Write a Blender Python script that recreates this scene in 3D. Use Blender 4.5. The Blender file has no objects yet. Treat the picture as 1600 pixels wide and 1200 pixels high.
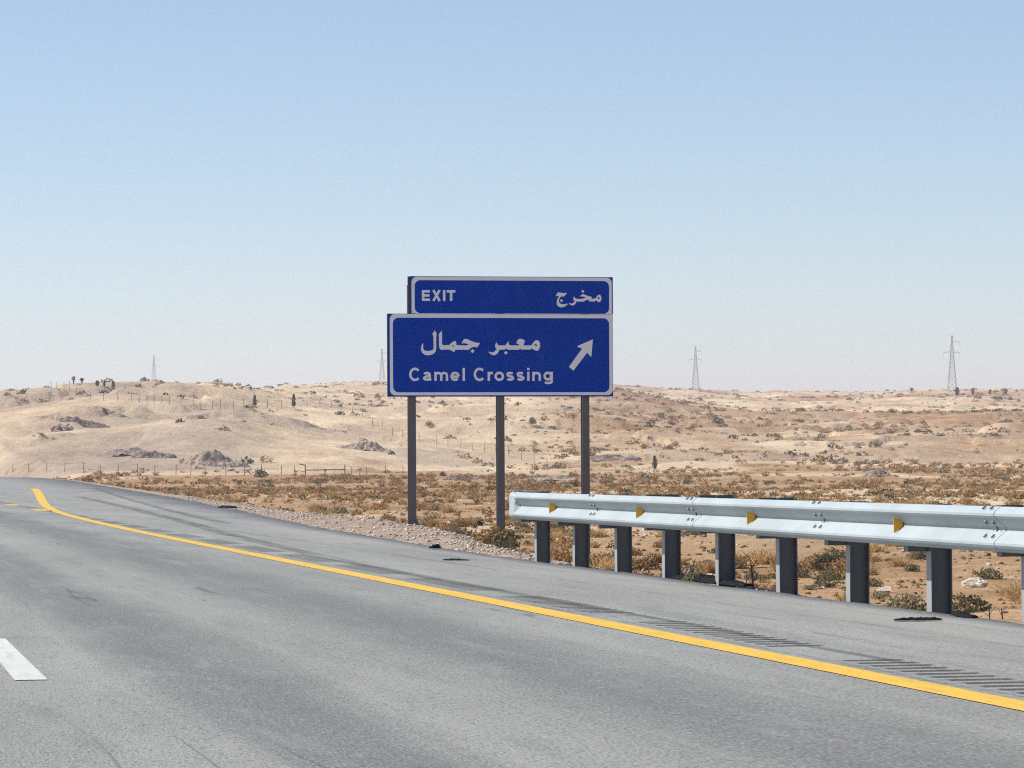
import bpy, math, random
import numpy as np
from mathutils import Vector, Matrix

# ------------------------------------------------------------------ camera, sky, sun, exposure
scene = bpy.context.scene
col = scene.collection
FPX, CAM_H = 5481.0, 1.0                       # focal length in pixels of the 1600 px frame, eye height in a car
PITCH, ROLL = math.atan((732 - 600) / FPX), math.radians(0.3)
SUN_DIR = Vector((-1.03, 0.05, 1.12)).normalized()
SUN_STRENGTH, SKY_STRENGTH, EXPOSURE = 4.5, 0.095, 0.50
HAZE_DENSITY = 0.00017

cam_data = bpy.data.cameras.new('camera')
cam_data.sensor_width = 36.0
cam_data.lens = 36.0 * FPX / 1600.0
cam_data.clip_start, cam_data.clip_end = 0.1, 40000.0
cam = bpy.data.objects.new('camera', cam_data)
cam.matrix_world = (Matrix.Translation((0, 0, CAM_H)) @ Matrix.Rotation(math.radians(90) + PITCH, 4, 'X')
                    @ Matrix.Rotation(-ROLL, 4, 'Z'))
col.objects.link(cam)
scene.camera = cam

world = bpy.data.worlds.new('World')
scene.world = world
world.use_nodes = True
wn = world.node_tree
sky = wn.nodes.new('ShaderNodeTexSky')
sky.sky_type = 'NISHITA'
sky.sun_disc = False
sky.sun_elevation = math.asin(SUN_DIR.z)
sky.sun_rotation = math.atan2(SUN_DIR.x, SUN_DIR.y)
sky.altitude = 3000.0
sky.air_density, sky.dust_density, sky.ozone_density = 1.3, 0.6, 3.0
bg = wn.nodes['Background']
bg.inputs['Strength'].default_value = SKY_STRENGTH
wn.links.new(sky.outputs[0], bg.inputs['Color'])

sun_data = bpy.data.lights.new('sun', 'SUN')
sun_data.energy = SUN_STRENGTH
sun_data.angle = math.radians(0.53)
sun_data.color = (1.0, 0.945, 0.86)
sun = bpy.data.objects.new('sun', sun_data)
sun.rotation_euler = (-SUN_DIR).to_track_quat('-Z', 'Y').to_euler()
sun.location = (-40, 0, 60)
col.objects.link(sun)

scene.view_settings.view_transform = 'Standard'
scene.view_settings.look = 'None'
scene.view_settings.exposure = EXPOSURE
scene.view_settings.gamma = 1.0
scene.render.film_transparent = False
scene.cycles.max_bounces = 6
scene.cycles.transparent_max_bounces = 12
scene.cycles.volume_bounces = 1
scene.cycles.use_denoising = False
scene.cycles.filter_width = 1.15

rng = np.random.default_rng(7)
random.seed(7)

# ------------------------------------------------------------------ measuring helpers
def ray(x, y):
    u, v = (x - 800) / FPX, -(y - 600) / FPX
    c, s = math.cos(ROLL), math.sin(ROLL)
    u, v = u * c + v * s, -u * s + v * c
    return np.array([u, math.cos(PITCH) - v * math.sin(PITCH), math.sin(PITCH) + v * math.cos(PITCH)])
def G(x, y, z=0.0):
    d = ray(x, y); k = (z - CAM_H) / d[2]
    return np.array([0, 0, CAM_H]) + k * d
def project(P):
    P = np.atleast_2d(np.asarray(P, float)).T
    X, Y, Z = P[0], P[1], P[2] - CAM_H
    dep = Y * math.cos(PITCH) + Z * math.sin(PITCH)
    v = (-Y * math.sin(PITCH) + Z * math.cos(PITCH)) / dep
    u = X / dep
    c, s = math.cos(ROLL), math.sin(ROLL)
    return 800 + FPX * (u * c - v * s), 600 - FPX * (u * s + v * c), dep

ROAD_O = np.array([-0.0085, 25.772])
ROAD_D = np.array([-0.18984, 0.98181]); ROAD_D /= np.linalg.norm(ROAD_D)
ROAD_N = np.array([ROAD_D[1], -ROAD_D[0]])
ROAD_ANGLE = math.atan2(-ROAD_D[0], ROAD_D[1])
def rw(t, s, z=0.0):                            # road frame (lateral, along, up) to world
    p = ROAD_O + t * ROAD_N + s * ROAD_D
    return Vector((p[0], p[1], z))
ROAD_M = Matrix.Translation((ROAD_O[0], ROAD_O[1], 0)) @ Matrix.Rotation(ROAD_ANGLE, 4, 'Z')

# ------------------------------------------------------------------ noise
def _hash(i, j, seed):
    h = (i.astype(np.int64) * 374761393 + j.astype(np.int64) * 668265263 + seed * 974634777) & 0xffffffff
    h = ((h ^ (h >> 13)) * 1274126177) & 0xffffffff
    return ((h ^ (h >> 16)) & 0xffff) / 65535.0
def vnoise(x, y, seed=0):
    i, j = np.floor(x), np.floor(y)
    fx, fy = x - i, y - j
    fx, fy = fx * fx * fx * (fx * (fx * 6 - 15) + 10), fy * fy * fy * (fy * (fy * 6 - 15) + 10)
    i, j = i.astype(np.int64), j.astype(np.int64)
    a, b = _hash(i, j, seed), _hash(i + 1, j, seed)
    c, d = _hash(i, j + 1, seed), _hash(i + 1, j + 1, seed)
    return (a + (b - a) * fx + (c - a) * fy + (a - b - c + d) * fx * fy) * 2 - 1
def fbm(x, y, seed=0, octv=3):
    r, amp = 0, 1.0
    for k in range(octv):
        r = r + amp * vnoise(x * 2 ** k + 17.3 * k, y * 2 ** k - 9.1 * k, seed + k)
        amp *= 0.5
    return r
def sstep(a, b, x):
    t = np.clip((x - a) / (b - a), 0, 1)
    return t * t * (3 - 2 * t)

# ------------------------------------------------------------------ the lie of the land
EDGE_S = np.array([-80, 11, 18, 24.5, 34, 46.5, 68, 108, 160, 260, 360, 470, 530, 580, 640, 2000])
EDGE_T = np.array([2.5, 2.52, 2.68, 2.86, 3.27, 4.02, 5.32, 7.6, 10.2, 15.2, 20.0, 24.0, 25.0, 16.0, 4.0, 4.0])
def edge_t(s):
    return np.interp(s, EDGE_S, EDGE_T)
BERM_S = np.array([-60, -5, 12, 22, 32, 44, 60, 110, 300])
BERM_W = np.array([0.22, 0.25, 0.4, 0.9, 1.7, 1.7, 1.0, 0.8, 0.8])
# rise of the land: pixels above the level line against distance, left, centre and right of the view
PROF = {
    'l': ([250, 300, 400, 500, 560, 620, 680, 740, 800, 850, 1000, 1500, 2400, 4200, 9000],
          [None, None, None, -7, -1, 30, 64, 94, 113, 117, 117, 112, 112, 122, 60]),
    'c': ([250, 300, 400, 500, 560, 620, 680, 760, 900, 1050, 1250, 1500, 2000, 3200, 9000],
          [None, None, None, -10, -3, 17, 42, 68, 91, 109, 123, 131, 133, 128, 60]),
    'r': ([250, 300, 400, 500, 600, 720, 850, 1000, 1200, 1400, 1700, 2000, 2400, 3200, 9000],
          [None, None, None, -8, 12, 35, 55, 71, 86, 98, 108, 112, 114, 112, 60])}
PLAIN = -0.85
_pz = {}
for k, (Y, e) in PROF.items():
    z = [PLAIN if i < 2 else (-0.6 if v is None else CAM_H + v * yy / FPX) for i, (yy, v) in enumerate(zip(Y, e))]
    _pz[k] = (np.array([0.0] + Y), np.array([PLAIN] + z))
def smooth_interp(x, xp, fp):
    return np.interp(x, xp, fp)
# broad dunes and humps: (distance, sideways px, length along view, width across, height)
DUNES = [(640, 470, 45, 26, 2.6), (600, 330, 26, 15, 1.5), (690, 250, 60, 30, 2.2), (720, 560, 40, 22, 1.6), (585, 560, 16, 12, 1.1),
         (690, 880, 60, 24, 3.2), (800, 1010, 60, 30, 2.2), (760, 1400, 50, 14, 1.6), (1000, 1130, 70, 30, 2.6), (1050, 1330, 80, 34, 2.2),
         (620, 1380, 30, 8, 1.4), (900, 1560, 90, 26, 2.5), (1300, 1480, 100, 40, 2.6), (780, 60, 50, 26, 1.8), (640, 60, 30, 18, 1.2),
         (560, 860, 20, 16, 0.9), (600, 985, 25, 16, 1.0), (1150, 940, 80, 34, 2.4), (690, 120, 30, 12, 1.2), (870, 345, 90, 26, 2.3), (860, 470, 80, 26, 1.0), (800, 120, 60, 30, -1.0)]
def land(X, Y):
    X = np.asarray(X, float); Y = np.asarray(Y, float)
    r = np.sqrt(X * X + Y * Y)
    th = np.arctan2(X, Y)
    rs = r * (1 + 0.05 * vnoise(th * 9, np.log(r + 5) * 2, 3))
    zl, zc, zr = (np.interp(rs, *_pz[k]) for k in 'lcr')
    wl = sstep(-0.035, -0.10, th); wr = sstep(0.01, 0.075, th)
    z = zc * (1 - wl) * (1 - wr) + zl * wl + zr * wr
    back = sstep(1.2, 2.2, np.abs(th))                       # the land behind the camera stays low
    z = z * (1 - back) + PLAIN * back
    px, py = X - ROAD_O[0], Y - ROAD_O[1]
    t = px * ROAD_N[0] + py * ROAD_N[1]
    s = px * ROAD_D[0] + py * ROAD_D[1]
    tr = t - edge_t(s)
    hill = sstep(480, 700, r)
    # dunes and ripples of the ground
    rid = 1 - np.abs(fbm(X / 44, Y / 34, 13, 3))
    z = z + hill * (1.0 * fbm(X / 70, Y / 95, 11, 2) + 1.7 * (rid - 0.62) + 0.40 * fbm(X / 13, Y / 11, 21, 3))
    bk = fbm(X / 42, Y / 24, 17, 3)
    z = z + hill * (1.1 * sstep(0.08, 0.17, bk) + 0.9 * sstep(-0.36, -0.28, bk) - 1.25) * sstep(1500, 1000, r)
    z = z + sstep(1000, 1700, r) * 1.2 * fbm(X / 50, Y / 120, 31, 3)
    z = z + (1 - hill) * (0.12 * fbm(X / 9, Y / 14, 41, 3) + 0.05 * fbm(X / 1.7, Y / 2.6, 51, 2)) * sstep(20, 60, r)
    for (dy, pxx, ly, wx, h) in DUNES:
        dx = (pxx - 800) / FPX * dy
        z = z + h * np.exp(-(((X - dx) / wx) ** 2 + ((Y - dy) / ly) ** 2))
    # beside the road: berm of gravel, then the embankment
    z = PLAIN + (z - PLAIN) * sstep(0, 7, np.where(tr > 0, tr, np.where(t < -22, -22 - t, 0)))
    w = np.interp(s, BERM_S, BERM_W)
    rough = 0.035 * fbm(X / 0.9, Y / 1.3, 61, 3)
    berm = -0.04 + 0.06 * sstep(0.1, 1.2, tr) * sstep(0.3, 1.6, w) + rough * sstep(0.05, 0.5, tr) - 0.26 * np.maximum(tr - w, 0)
    z = np.where(tr > 0, np.maximum(z, berm), z)
    lb = -0.05 - 0.2 * np.maximum(-14.5 - t, 0)
    z = np.where(t < -14.5, np.maximum(z, lb), z)
    inside = (tr <= 0) & (t >= -14.5)
    z = np.where(inside, -0.16, z)
    return z, t, s, tr
def land_z(x, y):
    return float(land(np.array([x]), np.array([y]))[0][0])
_ys = np.concatenate([np.linspace(24, 120, 900), np.exp(np.linspace(math.log(120), math.log(6000), 3000))])
def T(x, y):                                    # where the line of sight through a pixel meets the land
    d = ray(x, y)
    k = _ys / d[1]
    X, Z = d[0] * k, CAM_H + d[2] * k
    g = land(X, _ys)
    hit = np.nonzero((g[0] >= Z) & (g[3] > -0.2))[0]
    i = hit[0] if len(hit) else len(_ys) - 1
    return Vector((float(X[i]), float(_ys[i]), float(g[0][i])))

# ------------------------------------------------------------------ materials
def new_mat(name):
    m = bpy.data.materials.new(name); m.use_nodes = True
    return m, m.node_tree, m.node_tree.nodes['Principled BSDF']
class NB:
    def __init__(self, nt): self.nt = nt
    def n(self, typ, ins=None, **kw):
        nd = self.nt.nodes.new(typ)
        for k, v in kw.items(): setattr(nd, k, v)
        for k, v in (ins or {}).items():
            if isinstance(v, bpy.types.NodeSocket): self.nt.links.new(v, nd.inputs[k])
            else: nd.inputs[k].default_value = v
        return nd
    def noise(self, vec, scale, detail=3.0, rough=0.55):
        return self.n('ShaderNodeTexNoise', {'Vector': vec, 'Scale': scale, 'Detail': detail, 'Roughness': rough}).outputs['Fac']
    def ramp(self, f, a, b):
        return self.n('ShaderNodeMapRange', {'Value': f, 'From Min': a, 'From Max': b}, interpolation_type='SMOOTHSTEP').outputs[0]
    def mix(self, f, a, b, mode='MIX'):
        nd = self.n('ShaderNodeMix', data_type='RGBA', blend_type=mode)
        for k, v in ((0, f), (6, a), (7, b)):
            if isinstance(v, bpy.types.NodeSocket): self.nt.links.new(v, nd.inputs[k])
            elif k == 0: nd.inputs[0].default_value = v
            else: nd.inputs[k].default_value = (*v, 1) if len(v) == 3 else v
        return nd.outputs[2]
    def math(self, op, a, b=None):
        nd = self.n('ShaderNodeMath', operation=op)
        for i, v in enumerate((a, b)):
            if v is None: continue
            if isinstance(v, bpy.types.NodeSocket): self.nt.links.new(v, nd.inputs[i])
            else: nd.inputs[i].default_value = v
        return nd.outputs[0]
    def mapping(self, vec, scale):
        return self.n('ShaderNodeMapping', {'Vector': vec, 'Scale': scale}).outputs[0]
    def bump(self, h, strength, dist):
        return self.n('ShaderNodeBump', {'Height': h, 'Strength': strength, 'Distance': dist}).outputs[0]
    def link(self, a, b): self.nt.links.new(a, b)

def plain_mat(name, c, rough=0.7, metal=0.0, var=0.18, scale=6.0, bump=0.0, spec=0.5):
    m, nt, b = new_mat(name); q = NB(nt)
    tc = q.n('ShaderNodeTexCoord').outputs['Object']
    f = q.noise(tc, scale, 4)
    cc = q.mix(q.ramp(f, 0.3, 0.7), tuple(v * (1 - var) for v in c), tuple(min(1, v * (1 + var)) for v in c))
    q.link(cc, b.inputs['Base Color'])
    b.inputs['Roughness'].default_value = rough
    b.inputs['Metallic'].default_value = metal
    b.inputs['Specular IOR Level'].default_value = spec
    if bump: q.link(q.bump(q.noise(tc, scale * 6, 3), 0.5, bump), b.inputs['Normal'])
    return m

def make_ground_mat():
    m, nt, b = new_mat('desert_soil'); q = NB(nt)
    pos = q.n('ShaderNodeTexCoord').outputs['Object']
    sep = q.n('ShaderNodeSeparateColor', {0: q.n('ShaderNodeAttribute', attribute_name='soil').outputs['Color']})
    sand, gravel, grey = sep.outputs[0], sep.outputs[1], sep.outputs[2]
    big = q.noise(pos, 0.018, 5, 0.6); mid = q.noise(pos, 0.20, 9, 0.68); fine = q.noise(pos, 2.0, 6, 0.7); grit = q.noise(pos, 9.0, 3, 0.6)
    med = q.noise(pos, 0.65, 7, 0.7)
    c = q.mix(q.ramp(mid, 0.36, 0.64), (0.25, 0.138, 0.064), (0.42, 0.262, 0.138))
    c = q.mix(q.math('MULTIPLY', q.ramp(med, 0.50, 0.66), 0.55), c, (0.47, 0.33, 0.20))
    c = q.mix(q.math('MULTIPLY', q.ramp(big, 0.47, 0.62), 0.5), c, (0.44, 0.315, 0.195))
    sc = q.mix(q.ramp(mid, 0.34, 0.66), (0.54, 0.41, 0.26), (0.70, 0.56, 0.38))
    sc = q.mix(q.math('MULTIPLY', q.ramp(big, 0.5, 0.62), 0.45), sc, (0.40, 0.31, 0.225))
    sc = q.mix(q.math('MULTIPLY', q.ramp(med, 0.56, 0.70), 0.4), sc, (0.34, 0.255, 0.175))
    c = q.mix(sand, c, sc)
    c = q.mix(grey, c, q.mix(q.ramp(med, 0.35, 0.65), (0.22, 0.172, 0.138), (0.37, 0.295, 0.235)))
    c = q.mix(gravel, c, q.mix(q.ramp(fine, 0.34, 0.66), (0.25, 0.188, 0.145), (0.43, 0.342, 0.27)))
    # stones, crumbs and small dry litter
    c = q.mix(q.math('MULTIPLY', q.ramp(fine, 0.56, 0.68), 0.6), c, q.mix(0.6, c, (0.12, 0.075, 0.04)))
    c = q.mix(q.math('MULTIPLY', q.ramp(fine, 0.44, 0.33), 0.55), c, q.mix(0.5, c, (0.62, 0.50, 0.36)))
    c = q.mix(q.math('MULTIPLY', q.ramp(grit, 0.57, 0.70), 0.5), c, q.mix(0.5, c, (0.62, 0.53, 0.42)))
    c = q.mix(q.math('MULTIPLY', q.ramp(grit, 0.43, 0.32), 0.5), c, q.mix(0.5, c, (0.14, 0.09, 0.05)))
    q.link(c, b.inputs['Base Color'])
    b.inputs['Roughness'].default_value = 0.95
    b.inputs['Specular IOR Level'].default_value = 0.1
    h = q.math('ADD', q.math('MULTIPLY', fine, 0.22), q.math('MULTIPLY', grit, 0.07))
    hillb = q.math('ADD', q.math('MULTIPLY', med, 0.4), q.math('MULTIPLY', mid, 1.1))
    dist = q.n('ShaderNodeVectorMath', {0: pos}, operation='LENGTH').outputs['Value']
    h = q.math('ADD', h, q.math('MULTIPLY', hillb, q.ramp(dist, 300.0, 700.0)))
    q.link(q.bump(h, 0.75, 1.0), b.inputs['Normal'])
    return m

def make_asphalt():
    m, nt, b = new_mat('worn_asphalt'); q = NB(nt)
    pos = q.n('ShaderNodeTexCoord').outputs['Object']
    sep = q.n('ShaderNodeSeparateXYZ', {0: pos})
    t, s = sep.outputs[0], sep.outputs[1]
    streak = q.noise(q.mapping(pos, (2.2, 0.05, 1)), 1.0, 5, 0.6)
    patch = q.noise(q.mapping(pos, (0.55, 0.10, 1)), 1.0, 4, 0.6)
    wob = q.math('MULTIPLY', q.math('SUBTRACT', patch, 0.5), 0.7)
    tw = q.math('ADD', t, wob)
    def band(centre, width):
        d = q.math('ABSOLUTE', q.math('SUBTRACT', tw, centre))
        return q.ramp(d, width, width * 0.15)
    tracks = q.math('MAXIMUM', band(-1.35, 0.85), band(-3.1, 0.6))
    for cc_, ww in ((-5.3, 0.7), (-7.0, 0.7), (-9.2, 0.7), (-10.9, 0.7)):
        tracks = q.math('MAXIMUM', tracks, band(cc_, ww))
    base = q.mix(q.ramp(patch, 0.3, 0.7), (0.226, 0.228, 0.205), (0.286, 0.288, 0.262))
    base = q.mix(q.math('MULTIPLY', tracks, 0.64), base, (0.120, 0.120, 0.117))
    base = q.mix(q.math('MULTIPLY', q.ramp(streak, 0.52, 0.72), 0.4), base, (0.15, 0.149, 0.146))
    base = q.mix(q.math('MULTIPLY', q.ramp(streak, 0.46, 0.3), 0.35), base, (0.34, 0.335, 0.32))
    # aggregate
    ag = q.noise(pos, 46.0, 3, 0.7); ag2 = q.noise(q.mapping(pos, (95.0, 17.0, 1)), 1.0, 2, 0.6); ag3 = q.noise(q.mapping(pos, (30.0, 5.0, 1)), 1.0, 4, 0.75)
    base = q.mix(q.math('MULTIPLY', q.ramp(ag2, 0.55, 0.72), 0.5), base, (0.50, 0.495, 0.48))
    base = q.mix(q.math('MULTIPLY', q.ramp(ag2, 0.45, 0.30), 0.80), base, (0.065, 0.065, 0.066))
    base = q.mix(q.math('MULTIPLY', q.ramp(ag3, 0.56, 0.70), 0.38), base, (0.42, 0.415, 0.40))
    base = q.mix(q.math('MULTIPLY', q.ramp(ag3, 0.44, 0.32), 0.55), base, (0.075, 0.075, 0.076))
    dash = q.noise(q.mapping(pos, (7.0, 7.0, 1)), 1.0, 4, 0.7)
    base = q.mix(q.math('MULTIPLY', q.ramp(dash, 0.66, 0.74), 0.75), base, (0.06, 0.06, 0.06))
    # mottling, patches and fine cracks
    mot = q.noise(q.mapping(pos, (3.6, 0.45, 1)), 1.0, 6, 0.68); mot2 = q.noise(q.mapping(pos, (0.9, 0.22, 1)), 1.0, 5, 0.6)
    base = q.mix(q.math('MULTIPLY', q.ramp(mot, 0.52, 0.70), 0.28), base, (0.10, 0.10, 0.098))
    base = q.mix(q.math('MULTIPLY', q.ramp(mot, 0.48, 0.32), 0.22), base, (0.36, 0.355, 0.33))
    base = q.mix(q.math('MULTIPLY', q.ramp(mot2, 0.50, 0.62), 0.10), base, (0.11, 0.11, 0.108))
    for cs_, lo_ in (((1.0, 0.035, 1), 0.5),):
        cn = q.noise(q.mapping(pos, cs_), 1.0, 3, 0.5)
        line = q.ramp(q.math('ABSOLUTE', q.math('SUBTRACT', cn, 0.5)), 0.004, 0.001)
        gate_ = q.ramp(q.noise(q.mapping(pos, (0.35, 0.12, 1)), 1.0, 3), lo_, lo_ + 0.08)
        base = q.mix(q.math('MULTIPLY', q.math('MULTIPLY', line, gate_), 0.45), base, (0.05, 0.048, 0.046))
    # longitudinal construction joints and cracks
    jw = q.math('MULTIPLY', q.math('SUBTRACT', q.noise(q.mapping(pos, (0.0, 0.35, 0)), 1.0, 5, 0.7), 0.5), 0.22)
    tj = q.math('ADD', t, jw)
    brk = q.ramp(q.noise(q.mapping(pos, (0.3, 0.55, 1)), 1.0, 3), 0.40, 0.52)
    for jc, w_ in ((1.55, 0.014), (0.16, 0.010), (-4.35, 0.008), (2.05, 0.008)):
        d = q.math('ABSOLUTE', q.math('SUBTRACT', tj, jc))
        base = q.mix(q.math('MULTIPLY', q.math('MULTIPLY', q.ramp(d, w_ * 2.2, w_ * 0.6), brk), 0.38), base, (0.05, 0.048, 0.045))
    # blown sand on the outer shoulder and the exit lane
    te = q.n('ShaderNodeAttribute', attribute_name='to_edge').outputs['Fac']
    dust = q.noise(q.mapping(pos, (0.9, 0.06, 1)), 1.0, 5, 0.62)
    dm = q.math('MULTIPLY', q.ramp(te, 1.5, 0.0), q.ramp(dust, 0.42, 0.66))
    far = q.math('MULTIPLY', q.math('MULTIPLY', q.ramp(s, 25.0, 90.0), q.ramp(te, 7.0, 1.0)), q.ramp(dust, 0.50, 0.62))
    dm = q.math('MULTIPLY', q.math('MAXIMUM', dm, far), 0.75)
    base = q.mix(dm, base, (0.33, 0.30, 0.265))
    gr = q.n('ShaderNodeAttribute', attribute_name='groove').outputs['Fac']
    base = q.mix(q.math('MULTIPLY', gr, 0.85), base, (0.06, 0.059, 0.058))
    q.link(base, b.inputs['Base Color'])
    b.inputs['Roughness'].default_value = 0.82
    b.inputs['Specular IOR Level'].default_value = 0.3
    q.link(q.bump(q.math('ADD', ag, q.math('MULTIPLY', ag2, 0.5)), 0.7, 0.008), b.inputs['Normal'])
    return m

def make_paint(name, c, worn, under=(0.13, 0.13, 0.125), lo=0.62, hi=0.74):
    m, nt, b = new_mat(name); q = NB(nt)
    pos = q.n('ShaderNodeTexCoord').outputs['Object']
    f = q.noise(pos, 38.0, 4, 0.7); g = q.noise(q.mapping(pos, (3.0, 0.5, 1)), 1.0, 4, 0.6)
    cc = q.mix(q.ramp(g, 0.3, 0.7), tuple(v * 0.84 for v in c), c)
    cc = q.mix(q.math('MULTIPLY', q.ramp(q.noise(q.mapping(pos, (14, 1.4, 1)), 1.0, 4), 0.48, 0.72), 0.5), cc, tuple(v * 0.6 for v in c))
    cc = q.mix(q.math('MULTIPLY', q.ramp(q.math('ADD', f, q.math('MULTIPLY', g, 0.35)), lo + 0.1, hi + 0.14), worn), cc, under)
    q.link(cc, b.inputs['Base Color'])
    b.inputs['Roughness'].default_value = 0.7
    q.link(q.bump(f, 0.4, 0.004), b.inputs['Normal'])
    return m

def make_rubber_mark():
    m, nt, b = new_mat('tyre_rubber_smear'); q = NB(nt)
    pos = q.n('ShaderNodeTexCoord').outputs['Object']
    uv = q.n('ShaderNodeAttribute', attribute_name='across').outputs['Fac']
    f = q.noise(q.mapping(pos, (9.0, 0.25, 1)), 1.0, 5, 0.65); g = q.noise(pos, 30.0, 3, 0.7)
    a = q.math('MULTIPLY', q.ramp(uv, 1.0, 0.35), q.ramp(q.math('ADD', f, q.math('MULTIPLY', g, 0.4)), 0.52, 0.86))
    b.inputs['Base Color'].default_value = (0.035, 0.035, 0.036, 1)
    b.inputs['Roughness'].default_value = 0.7
    q.link(q.math('MULTIPLY', a, 0.45), b.inputs['Alpha'])
    return m

def make_leaf():
    m, nt, b = new_mat('scrub_foliage'); q = NB(nt)
    c = q.n('ShaderNodeAttribute', attribute_name='tint').outputs['Color']
    rnd = q.n('ShaderNodeObjectInfo').outputs['Random']
    hs = q.n('ShaderNodeHueSaturation', {'Color': c, 'Value': q.n('ShaderNodeMapRange', {'Value': rnd, 'To Min': 0.75, 'To Max': 1.25}).outputs[0]})
    q.link(hs.outputs[0], b.inputs['Base Color'])
    b.inputs['Roughness'].default_value = 0.85
    b.inputs['Specular IOR Level'].default_value = 0.1
    tr_ = q.n('ShaderNodeBsdfTranslucent', {'Color': hs.outputs[0]})
    mx = q.n('ShaderNodeMixShader', {0: 0.4, 1: b.outputs[0], 2: tr_.outputs[0]})
    q.link(mx.outputs[0], nt.nodes['Material Output'].inputs['Surface'])
    return m

def make_galv(name, c, rough, spec):
    m, nt, b = new_mat(name); q = NB(nt)
    pos = q.n('ShaderNodeTexCoord').outputs['Object']
    f = q.noise(pos, 1.3, 6, 0.6); g = q.noise(q.mapping(pos, (20, 3, 6)), 1.0, 5)
    cc = q.mix(q.ramp(f, 0.3, 0.7), tuple(v * 0.90 for v in c), tuple(v * 1.06 for v in c))
    cc = q.mix(q.math('MULTIPLY', q.ramp(g, 0.55, 0.75), 0.16), cc, tuple(v * 0.55 for v in c))
    cc = q.mix(q.math('MULTIPLY', q.ramp(q.noise(pos, 24, 3), 0.66, 0.76), 0.4), cc, (0.22, 0.18, 0.14))
    q.link(cc, b.inputs['Base Color'])
    b.inputs['Roughness'].default_value = rough
    b.inputs['Specular IOR Level'].default_value = spec
    return m

def make_sheeting(name, c, fade):
    m, nt, b = new_mat(name); q = NB(nt)
    pos = q.n('ShaderNodeTexCoord').outputs['Object']
    f = q.noise(pos, 0.9, 4, 0.6); g = q.noise(q.mapping(pos, (6, 6, 0.8)), 1.0, 4); k = q.noise(pos, 40, 2)
    cc = q.mix(q.math('MULTIPLY', q.ramp(f, 0.45, 0.75), 0.5), c, fade)
    cc = q.mix(q.math('MULTIPLY', q.ramp(g, 0.55, 0.8), 0.05), cc, (0.30, 0.27, 0.23))
    cc = q.mix(q.math('MULTIPLY', q.ramp(k, 0.4, 0.7), 0.10), cc, fade)
    q.link(cc, b.inputs['Base Color'])
    b.inputs['Roughness'].default_value = 0.6
    b.inputs['Specular IOR Level'].default_value = 0.12
    return m

M = {}
M['ground'] = make_ground_mat()
M['asphalt'] = make_asphalt()
M['yellow'] = make_paint('yellow_line_paint', (0.74, 0.455, 0.045), 0.8)
M['yellow_worn'] = make_paint('worn_yellow_paint', (0.52, 0.34, 0.08), 0.8, lo=0.45, hi=0.62)
M['white'] = make_paint('white_line_paint', (0.62, 0.62, 0.57), 0.5)
M['rubber_mark'] = make_rubber_mark()
M['leaf'] = make_leaf()
M['galv'] = make_galv('galvanised_steel', (0.36, 0.405, 0.42), 0.6, 0.25)
M['galv_post'] = make_galv('weathered_galvanised_post', (0.085, 0.088, 0.09), 0.45, 0.7)
M['galv_lit_face'] = make_galv('painted_sunlit_flange', (0.30, 0.315, 0.32), 0.5, 0.4)  # lighter steel colour paints the sunlit strip onto the post flanges
M['sign_post'] = make_galv('dull_steel_sign_post', (0.14, 0.135, 0.132), 0.55, 0.4)
M['bolt'] = plain_mat('dark_bolt_steel', (0.14, 0.15, 0.155), 0.5, 0.2)
M['delin'] = plain_mat('amber_reflector', (0.72, 0.36, 0.015), 0.4, 0, 0.1, 20)
M['blue'] = make_sheeting('blue_sign_sheeting', (0.0008, 0.052, 0.41), (0.002, 0.072, 0.46))
M['signwhite'] = make_sheeting('white_sign_sheeting', (0.92, 0.92, 0.92), (0.84, 0.83, 0.81))
M['alu'] = plain_mat('sign_back_aluminium', (0.32, 0.32, 0.33), 0.5, 0.4)
M['trim'] = plain_mat('dark_sign_edge', (0.05, 0.05, 0.06), 0.6)
M['rubber'] = plain_mat('shredded_tyre_rubber', (0.009, 0.009, 0.0095), 0.85, 0, 0.3, 20, 0.01, 0.15)
M['stone'] = plain_mat('pale_limestone', (0.52, 0.45, 0.37), 0.9, 0, 0.25, 3, 0.03, 0.2)
M['whitestone'] = plain_mat('white_rock', (0.56, 0.49, 0.40), 0.9, 0, 0.3, 8, 0.03, 0.2)
M['pebble'] = plain_mat('roadside_pebbles', (0.45, 0.365, 0.29), 0.9, 0, 0.5, 9, 0.0, 0.2)
M['clod'] = plain_mat('brown_dirt_clods', (0.30, 0.185, 0.10), 0.95, 0, 0.5, 2.0, 0.0, 0.1)
M['spoil'] = plain_mat('grey_spoil_gravel', (0.33, 0.26, 0.205), 0.95, 0, 0.4, 0.9, 0.25, 0.1)
M['spoil_dark'] = plain_mat('dark_spoil_earth', (0.235, 0.182, 0.145), 0.95, 0, 0.45, 0.9, 0.25, 0.1)
M['rust'] = plain_mat('rusty_fence_steel', (0.10, 0.075, 0.055), 0.8, 0.2)
M['pylon'] = plain_mat('pylon_galvanised_steel', (0.27, 0.27, 0.275), 0.6, 0.1, 0.1, 0.3)
M['bark'] = plain_mat('dry_stalk_bark', (0.10, 0.075, 0.055), 0.9)

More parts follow.
